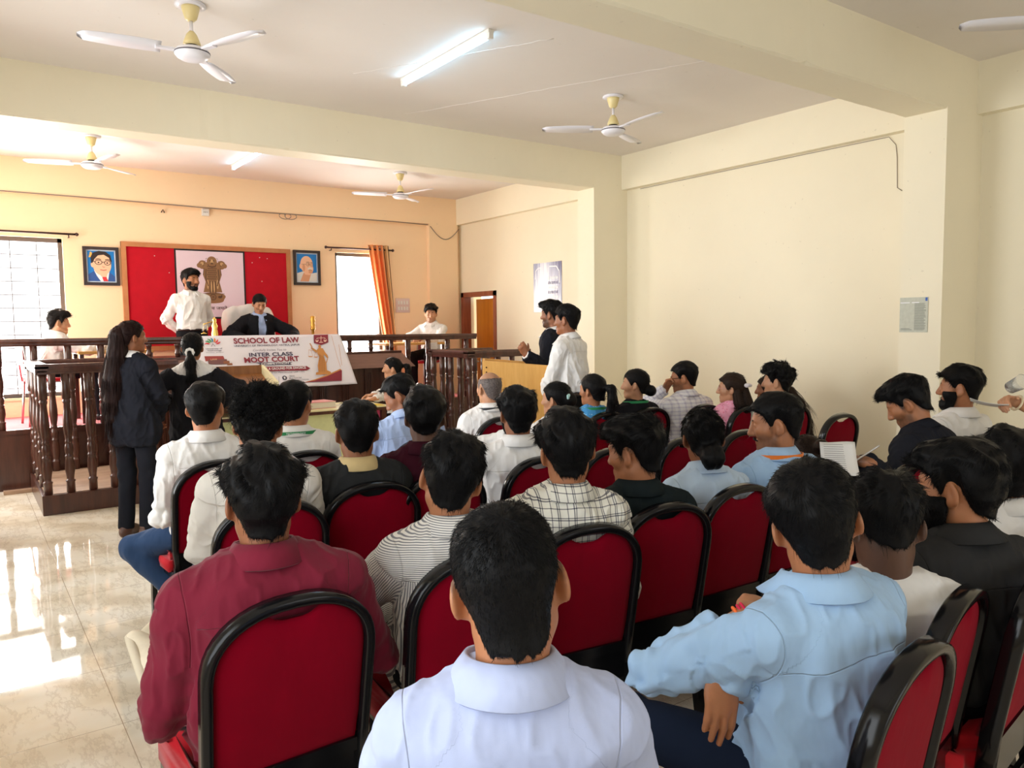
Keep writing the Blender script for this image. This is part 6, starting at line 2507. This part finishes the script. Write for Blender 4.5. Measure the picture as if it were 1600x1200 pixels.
# ---- nearest row
p = make('person nearest the camera, cropped black hair and pale lavender shirt', 794, 790, .97, -30, 0, 'red banquet chair of the cropped man nearest the camera', hair='fade', shirt='lavender', skin='mid',
         hr=-9, hp=2, s=1.0, vox=.004, strand=16000, srad=.0005, fat=.0, shw=.152, foldk=.8, hs_=dict(h=.003, nape=-.012), lean=-8, lean2=0)
p = make('person in a sky blue shirt with folded arms and red wrist threads', 1275, 722, .97, -8, 8, 'red banquet chair of the man in sky blue with folded arms', 8, (1.475, 1.02), hair='neat', shirt='skyblue', skin='mid', hr=-12, stub=.5,
         vox=.004, strand=14000, srad=.0005, fat=.015, pants='navy', tuck=False, foldk=1.1, tilt=-13, hs_=dict(h=.003),
         arms={'L': dict(w=dep(1168, 962, 1.76), ew=dep(1075, 1092, 1.58), f=(.9, .5, .1), n=(0, .3, -1), sleeve='cuffed'), 'R': dict(w=dep(1128, 1045, 1.68), pole=(1, .2, -.6), f=(-.15, -.15, -1), n=(.3, .9, 0), curl=.25)},
         legs={'L': dict(k=(-.26, .42, .53), a=(-.24, .44, .09)), 'R': dict(k=(.2, .44, .53), a=(.2, .44, .09))}, lean=-8, lean2=0)
p.wristband(-1, plain('orange_thread', srgb(246, 112, 40), .7), 'thread', r=.031, w=.004, back=.018)
p.wristband(-1, plain('crimson_thread', srgb(206, 20, 70), .7), 'thread', r=.030, w=.0035, back=-.002, n=2)
p = make('dark skinned person in a white tee, head bowed beside the sky blue shirt', 1383, 738, 1.02, -30, 18, 'red banquet chair of the dark skinned man in a white tee', 10, None, hair='under', shirt='white', top='tee', skin='dark', collar=None, hp=14,
         lean=-14, lean2=0, vox=.004, strand=9000, sleeve='short', hs_=dict(nape=.02, top=.022, side=.003, back=.006, vol=[]))
p = make('bearded person in a charcoal shirt, face turned left, hand at the chin', 1498, 685, 1.03, -24, 74, 'red banquet chair of the bearded man in charcoal', 8, None, hair='full', shirt='charcoal', skin='mid', beard=dict(t=.014, len=.012), stub=.6, face=True, vox=.004, strand=12000,
         hp=4, hs_=dict(side=.010, back=.022, nape_t=.016, vol=[((0, .06, .10), (.06, .04, .025), .02)]), arms={'L': dict(head=(.02, .07, -.235), f=(.1, .1, 1), n=(.2, -1, .2), curl=1.3, pole=(-.4, .3, -1))})
p = make('person in white with black hair, cut off by the right edge of the photo', 1578, 668, 1.12, -14, 15, 'red banquet chair of the man in white at the right edge', -10, hair='full', shirt='white', skin='brown', vox=.0045, strand=8000)

# ---- second row
p = make('person in a maroon shirt, nearest the aisle, one white shoe stuck out', 407, 697, 1.97, -10, 7, 'red banquet chair of the man in the maroon shirt, nearest the aisle', 2, hair='full', shirt='maroon', skin='brown', vox=.0045, strand=12000, fat=.03, shw=.185, s=1.03,
         tuck=False, pants='darkjeans', shoes='beige', arms={'L': dict(t=(-.12, .20, .62), pole=(-.6, -.8, -.5)), 'R': dict(t=(.14, .24, .66), pole=(.7, -.6, -.4))}, hs_=dict(nape=-.006, h=.0032),
         legs={'L': dict(k=(-.16, .41, .53), a=(-.15, .42, .09)), 'R': dict(k=(.12, .46, .60), aw=dep(268, 1030, 2.14), f=(-.15, .9, .2), up=(1, .1, .25))}, lean=-9, lean2=-1)
p.wristband(1, BRASS, 'chain', .02)
p = make('person in a striped shirt with head tilted right, beside the maroon shirt', 703, 679, 1.97, -14, 2, 'red banquet chair of the man in the striped shirt', -3, hair='short', shirt='stripe', skin='mid', hr=10, vox=.0045, strand=10000,
         arms={'L': dict(t=(-.10, .24, .66), pole=(-1, -.4, -.3))}, tuck=False, fat=.01, **AUD)
p = make('person in a checked cream shirt leaning over the chair back', 885, 640, 2.0, -22, 10, 'red banquet chair of the man in the checked shirt', -8, hair='full', shirt='check', skin='mid', hr=-6, vox=.0045, strand=10000, tilt=4, tuck=False, fat=.012, foldk=1.5,
         arms={'R': dict(t=(.15, .22, .68), pole=(.45, -.7, -.6))}, **AUD)
p = make('person in a black green shirt with swept hair, face turned left', 992, 650, 2.07, -22, 62, 'red banquet chair of the man in the black green shirt', -5, hair='quiff', shirt='darkgreen', skin='mid', hp=8, face=True, vox=.0045, strand=9000, **AUD)
p = make('woman with a low black bun and a pale blue shirt', 1098, 640, 2.17, -18, 14, 'red banquet chair of the woman with a low bun in pale blue', -2, hair='bun', shirt='paleblue', skin='brown', fem=True, hp=10, vox=.0045, strand=9000, lean=-6, lean2=6,
         hs_=dict(amp=.011, freq=60, free=[((.012, -.115, -.078), (.050, .045, .055), .02)], tight=(.01, -.11, -.06)))
p = make('moustached person in a light blue shirt with an orange lanyard', 1212, 614, 2.12, -14, 93, 'red banquet chair of the moustached man with an orange lanyard', -2, hair='neat', shirt='skyblue', skin='mid', hp=8, face=True, stub=.45, vox=.0042, strand=9000, s=1.03, hs=1.07,
         hs_=dict(front=.004), **AUD)
p.moustache()
p.lanyard(LAN_O)
p = make('woman bent forward with a brown hair knot beside the light blue shirt', 1262, 684, 2.30, 5, 40, 'red banquet chair of the woman bent forward', 0, hair='bun', shirt='black', skin='brown', fem=True, hp=40, lean=30, lean2=60, vox=.006, collar=None, top='tee',
         hs_=dict(col='brown', free=[((0, -.135, .0), (.04, .035, .035), .02)], tight=(0, -.13, .01)))
p = make('person in a black suit bowed over papers, writing with a pen', 1420, 590, 2.02, 0, 84, 'red banquet chair of the writing man in the black suit', 0, hair='under', shirt='suit', top='jacket', skin='mid', hp=30, face=True, stub=.55, vox=.005, lean=4, lean2=22, fat=.02, strand=6000,
         arms={'L': dict(w=dep(1352, 722, 3.52), f=(-.2, 1, .15), n=(.2, -.2, -1), curl=.8, pole=(-1, -.3, -.6)), 'R': dict(w=dep(1372, 738, 3.75), f=(-.5, 1, .1), n=(-.3, 0, -1), curl=.6, pole=(1, -.3, -.6))}, hs_=dict(scalp=.8))
pw = p
p = make('bearded person in a white shirt seated before the pillar, face turned left', 1500, 570, 2.12, -12, 87, 'red banquet chair of the bearded man in white by the pillar', -4, hair='short', shirt='white', skin='mid', face=True, stub=.5, beard=dict(t=.009), vox=.005, strand=6000, **AUD)

# ---- third row
p = make('person with curly black hair and a white shirt, third row by the aisle', 402, 608, 2.98, -10, -8, 'red banquet chair of the man with curly black hair', -3, hair='curly', shirt='warmwhite', skin='mid', hr=5, vox=.0055, strand=9000, shoes='beige', pants='darkjeans',
         hs_=dict(top=.034), legs={'L': dict(k=(-.14, .41, .55), aw=dep(280, 945, 2.92), f=(-.9, -.1, -.25))}, tuck=False, **AUD)
p = make('person in a dark grey jacket with a beige collar', 556, 627, 3.07, -12, 6, 'red banquet chair of the man in the dark jacket and beige collar', -2, hair='short', shirt='charjacket', top='jacket', collar='beige', skin='brown', vox=.0055, fat=.01, **AUD)
p = make('person in a dark maroon shirt between the jacket and the white shirt', 663, 604, 3.07, -20, 0, 'red banquet chair of the man in the dark maroon shirt', -1, hair='full', shirt='darkmaroon', skin='dark', vox=.0055, hs_=dict(nape=.006, nape_t=.005), **AUD)
p = make('person in a white shirt resting the chin on one hand', 808, 603, 3.12, -24, 14, 'red banquet chair of the man in white resting his chin', 2, hair='full', shirt='white', skin='brown', vox=.0055, stub=.8, hs_=dict(nape=-.012, back=.022, lift=.5), beard=dict(t=.008),
         arms={'L': dict(head=(-.015, .095, -.125), f=(.3, .2, .9), n=(.6, -.8, 0), curl=1.1, pole=(-1, .2, -.6))}, **AUD)

# ---- fourth row and beyond
p = make('person in a white shirt and blue jeans, seated beside the robed woman', 320, 597, 4.03, -4, -16, 'red banquet chair of the man in white and jeans', 4, hair='neat', shirt='white', skin='mid', vox=.0065, pants='jeans', tuck=False, arms={'L': dict(t=(-.14, .18, .62), pole=(-.35, -.8, -.5))},
         legs={'L': dict(k=(-.33, .16, .45), a=(-.02, -.08, .12))}, **AUD)
p = make('person in a white shirt with a green lanyard, fourth row', 460, 595, 4.03, -14, -20, 'red banquet chair of the man with a green lanyard', 0, hair='neat', shirt='white', skin='mid', vox=.0065, fat=.015, **AUD)
p.lanyard(LAN_G, 'TECHNOLOGY')
p = make('person in a light blue shirt with the head bowed left', 625, 587, 4.2, -8, 75, 'red banquet chair of the bowed man in the light blue shirt', 0, hair='short', shirt='blue', skin='brown', hp=32, lean=0, lean2=16, vox=.0065, face=True, s=1.03, fat=.02, hs_=dict(front=.016, top=.018))
p = make('balding grey haired person in a white shirt before the lectern', 764, 582, 4.6, -8, 32, 'red banquet chair of the bald man in white', 0, hair='neat', shirt='white', skin='fair', vox=.0065, fat=.02, s=1.03,
         hs_=dict(col='grey', bald=((0, .005, .118), (.084, .112, .066)), top=.003, side=.0035, back=.0045, amp=.003, jit=.3, lift=.1, slen=.012, scalp=.3), **AUD)
p.lanyard(LAN_K)
p = make('woman in white with a pale flower clip in her hair', 868, 597, 4.15, -14, 62, 'red banquet chair of the woman with a flower clip', 0, hair='highbun', shirt='white', skin='fair', fem=True, vox=.0065, collar=None, top='kurti', face=True, hs_=dict(free=[((0, -.115, .0), (.055, .045, .055), .03)]), **AUD)
p.blob('hair_clip', plain('mint_flower_clip', srgb(176, 220, 220), .4), [((.07 * 0 - .045 + .012 * math.cos(a), -.125, .03 + .012 * math.sin(a)), (.011, .009, .011)) for a in np.linspace(0, 6.28, 6)[:-1]], .0035)
p = make('woman in a blue printed tunic with a ponytail and green lanyard', 925, 585, 4.35, -14, 55, 'red banquet chair of the woman in the blue printed tunic', 0, hair='pony', shirt='kurti', top='kurti', skin='mid', fem=True, collar=None, vox=.0065, face=True, **AUD)
p.lanyard(LAN_G)
p = make('woman in black with a low bun and a green lanyard', 992, 577, 4.35, -12, 82, 'red banquet chair of the woman in black with a green lanyard', 0, hair='bun', shirt='black', top='kurti', skin='fair', fem=True, collar=None, vox=.0065, face=True, **AUD)
p.lanyard(LAN_G)
p = make('person in glasses and a soft checked white shirt, hand to the nose', 1068, 565, 4.3, -10, 84, 'red banquet chair of the man with glasses and a checked white shirt', 0, hair='neat', shirt='softcheck', skin='mid', face=True, stub=.4, vox=.006, fat=.03, s=1.05, hp=6, lean=-6, lean2=6,
         arms={'L': dict(head=(-.005, .150, -.075), f=(.25, -.35, .8), n=(.1, -1, -.2), curl=.9, pole=(-.8, .3, -1))})
p.glasses(DARKFRAME)
p.moustache(.005, .024)
p.wristband(-1, BLACKMETAL, 'bracelet', .03, .003)
p = make('woman in a pink print with glasses and a claw clip in brown hair', 1142, 583, 3.95, -10, 87, 'red banquet chair of the woman in pink', 0, hair='half', shirt='pink', top='kurti', skin='fair', fem=True, collar='pink', vox=.006, face=True, **AUD)
p.glasses(PINKFRAME)
p.blob('claw_clip', PEARL, [((-.05, -.125, .035), (.012, .022, .018)), ((-.02, -.14, .035), (.012, .02, .016)), ((.02, -.145, .03), (.016, .018, .014))], .0035)
p = make('person with curly black hair in a pale green shirt by the wall', 1214, 568, 3.72, -14, 80, 'red banquet chair of the curly haired man in pale green', 0, hair='curly', shirt='mint', top='tee', skin='fair', collar=None, vox=.0065, face=True, **AUD)
p = make('woman by the wall with a very long brown ponytail', 1200, 587, 4.12, 0, 78, 'red banquet chair of the woman with the long brown ponytail', 0, hair='longpony', shirt='black', top='kurti', skin='brown', fem=True, collar=None, vox=.007, face=True, hs_=dict(col='brown', tail=[[(0, -.13, .05, .022), (0, -.19, .0, .034), (0, -.26, -.10, .040), (0, -.31, -.22, .042), (0, -.34, -.36, .038), (0, -.35, -.46, .018)]]), **AUD)

# ---- at the front
p = make('woman writing at the green table, ponytail and white sleeves', 612, 559, 7.85, 68, 88, 'red banquet chair of the girl writing at the table', 68, hair='pony', shirt='white', skin='fair', fem=True, vox=.007, face=True, lean=6, lean2=14,
         arms={'L': dict(w=(3.42, 7.33, .80), f=(-.1, 1, -.05), n=(.2, 0, -1), curl=.4, pole=(-1, -.2, -.6)), 'R': dict(w=(3.40, 7.50, .80), f=(.1, 1, -.05), n=(-.2, 0, -1), curl=.6, pole=(1, -.2, -.6))})
p = make('standing woman in a black suit with waist long backlit black ponytail', 205, 502, 6.35, -48, -68, None, None, hair='longpony', shirt='suit', top='jacket', pants='suit', skin='brown', fem=True, sit=False, collar='white', vox=.006, face=True, s=.955, shoes='brown', lean=0, lean2=2,
         arms={'L': dict(t=(-.03, .20, .86), pole=(-1, -.5, 0)), 'R': dict(t=(.05, .22, .86), pole=(1, -.5, 0))}, strand=3500,
         hs_=dict(col='red', tight=(0, -.10, .06), free=[((0, -.11, .055), (.030, .034, .03), .02)],
                  tail=[[(0, -.09, .06, .030), (0, -.10, .03, .055), (0, -.11, -.12, .070), (0, -.135, -.30, .074), (0, -.15, -.46, .070), (0, -.16, -.60, .052), (0, -.16, -.68, .025)]]))
p = make('standing woman in a black gown with a white yoke and a white scrunchie', 300, 520, 6.7, -8, -10, None, None, hair='pony', shirt='white', top='shirt', pants='black', skin='brown', fem=True, sit=False, collar=None, vox=.006, s=.90, lean=2, lean2=4,
         arms={'L': dict(t=(-.20, .16, .95), pole=(-1, -.6, 0)), 'R': dict(t=(.20, .16, .95), pole=(1, -.6, 0))}, strand=3000,
         hs_=dict(tight=(0, -.11, -.03), free=[((0, -.115, -.03), (.028, .03, .028), .02)], tail=[[(0, -.13, -.04, .022), (.005, -.155, -.10, .034), (.01, -.15, -.2, .032), (.0, -.14, -.27, .014)]]))
p.over('gown', 'black', .19, .02)
p.blob('scrunchie', PAPER, [((.026 * math.cos(a), -.137 + .004 * math.sin(a), -.035 + .026 * math.sin(a)), (.014, .012, .014)) for a in np.linspace(0, 6.28, 9)[:-1]], .004, p.hair)
p = make('bearded person in a white shirt standing behind the bench, hands behind back', 297, 420, 9.7, 182, 0, None, None, hair='quiff', shirt='white', pants='black', skin='mid', sit=False, floor=DZ, hy=207, face=True, stub=.6, beard=dict(t=.004), vox=.006, s=.985, lean=-1, lean2=1, strand=2500,
         arms={'L': dict(t=(-.07, -.17, .90), pole=(-1, -.3, -.1)), 'R': dict(t=(.07, -.18, .92), pole=(1, -.3, -.1))})
bl = MB()
bl.tube([tuple(p.hip + V3(.165 * math.cos(a),   .118 * math.sin(a), .060)) for a in np.linspace(0, 6.283, 40)[:-1]], .014, 8, True)
bl.build('belt', plain('dark_belt', (.03, .016, .013), .35), p.body)
p = make('judge in a black gown and pale blue shirt, reading at the bench', 405, 460, 9.72, 180, 0, None, None, hair='bun', shirt='blue', top='shirt', pants='black', skin='fair', fem=True, floor=DZ, hy=176, hp=26, face=True, vox=.006, hz=.62, lean=6, lean2=14, s=1.04, shw=.165, strand=2500,
         arms={'L': dict(t=(-.30, .42, .80), pole=(-1, -.2, -.3), f=(.6, .8, -.1)), 'R': dict(t=(.28, .40, .80), pole=(1, -.2, -.3), f=(-.6, .8, -.1))}, hs_=dict(nape=-.01, free=[]))
p.over('gown', 'black', .10, .02, vcut=True)
p = make('boy in white seated in profile at the left window', 90, 484, 9.5, -88, 0, None, None, hair='under', shirt='white', skin='fair', floor=DZ, hy=-86, hp=4, face=True, vox=.007, hz=.55, lean=2, lean2=8, strand=2000,
         arms={'L': dict(t=(-.12, .52, .79), pole=(-1, -.3, -.5), f=(0, 1, 0)), 'R': dict(t=(.12, .50, .79), pole=(1, -.3, -.5), f=(0, 1, 0))}, hs_=dict(col='soft'))
p = make('person in white with a fringe, seated at the right of the dais', 673, 475, 9.7, 125, 0, None, None, hair='mop', shirt='white', skin='fair', floor=DZ, hy=150, hp=6, face=True, vox=.007, hz=.58, lean=4, lean2=6, strand=2200, stub=.25,
         arms={'L': dict(t=(-.05, .45, .80), pole=(-1, -.2, -.5), f=(.2, 1, 0)), 'R': dict(t=(.16, .44, .80), pole=(1, -.2, -.5), f=(0, 1, 0))})
p = make('speaker in a black suit behind the lectern, one hand raised', 862, 469, 5.68, 34, 64, None, None, hair='quiff', shirt='suit', top='jacket', pants='black', skin='brown', sit=False, collar='white', face=True, stub=.7, vox=.006, s=1.03, strand=4000,
         arms={'L': dict(w=dep(822, 555, 6.78), f=(-.35, .3, 1), n=(.6, .5, .1), curl=[.9, 1.25, 1.4, 1.45], pole=(-.6, -.2, -1)), 'R': dict(w=dep(846, 583, 7.05), f=(-.1, 1, -.2), n=(0, 0, -1), curl=.8, pole=(1, -.4, -.4))})
for sd in (-1, 1):
    a = p.arm[sd]
    d_ = unit(a['W'] - a['E'])
    V, F = mesh_sdf([Cone(a['W'] - d_ * .06, a['W'] + d_ * .012, .036, .038, .01, True)], .005)
    o = link('cuff', np_mesh('cuff', V, F, True, {'tc': V * 1.0, 'seam': np.full(len(V), 1.0)}), CL['white'], p.shirt)
p = make('person in a white shirt standing close behind the speaker', 885, 476, 5.12, 22, 66, None, None, hair='short', shirt='white', pants='black', skin='brown', sit=False, face=True, vox=.006, s=1.0, strand=4000, fat=.01, hs_=dict(nape=.0),
         arms={'L': dict(t=(-.10, .20, .92), pole=(-1, -.6, 0)), 'R': dict(t=(.10, .20, .92), pole=(1, -.6, 0))})
bl = MB()
bl.tube([tuple(p.hip + V3(.172 * math.cos(a), .125 * math.sin(a), .055)) for a in np.linspace(0, 6.283, 40)[:-1]], .015, 8, True)
bl.build('belt', plain('dark_belt', (.03, .016, .013), .35), p.body)
# someone outside the frame reaching in from the right with papers and a clear cup
hw = dep(1583, 627, 3.95)
p = make('person reaching in from the right edge with papers, cream bangle on the wrist', 1760, 470, 1.30, 75, 0, None, None, hair='short', shirt='white', pants='black', skin='fair', sit=False, vox=.006, s=.98, hy=80, sleeve='short',
         arms={'L': dict(t=(-.2, .1, .8)), 'R': dict(w=hw, f=(-.1, 1, .12), n=(-.6, -.1, -.8), curl=[.7, .8, .9, 1.0], pole=(.4, -.4, -1))})
p.wristband(1, plain('cream_bangle', srgb(238, 224, 190), .4), 'bangle', .038, .006, .02)
hp_ = dep(1545, 632, 3.92)
sheet('white folded papers held by the hand at the right edge', hp_, (.15, .25, .4), .12, .17, curlz=.01)
cupm = NT('clear_plastic')
cupm.set(Base_Color=(.95, .96, .97), Roughness=.08, Transmission_Weight=.9, IOR=1.3)
hc_ = dep(1578, 606, 3.93)
cp = tag(MB().lathe([(.030, 0), (.038, .085), (.040, .088), (.037, .085), (.029, .003)], (0, 0, 0), 20).build('plastic_cup', cupm.m), 'clear plastic cup held with the papers at the right edge', 'cup')
cp.location = hc_
cp.rotation_euler = (R(70), 0, R(70))
# papers and pen of the writing man
a = pw.arm[-1]
wl = pw.W(a['W'] + a['f'] * .09)
sheet('printed answer sheet held by the writing man in the black suit', dep(1311, 720, 3.50), (R(40), 0, R(-50)), .15, .20, lines=14, curlz=.015)
pen = tag(MB().lathe([(.001, 0), (.0042, .012), (.0042, .13), (.003, .135)], n=10).build('pen', METAL), 'thin silver pen in the hand of the writing man', 'pen')
pen.location = dep(1334, 722, 3.5)
pen.rotation_euler = (R(30), R(50), 0)
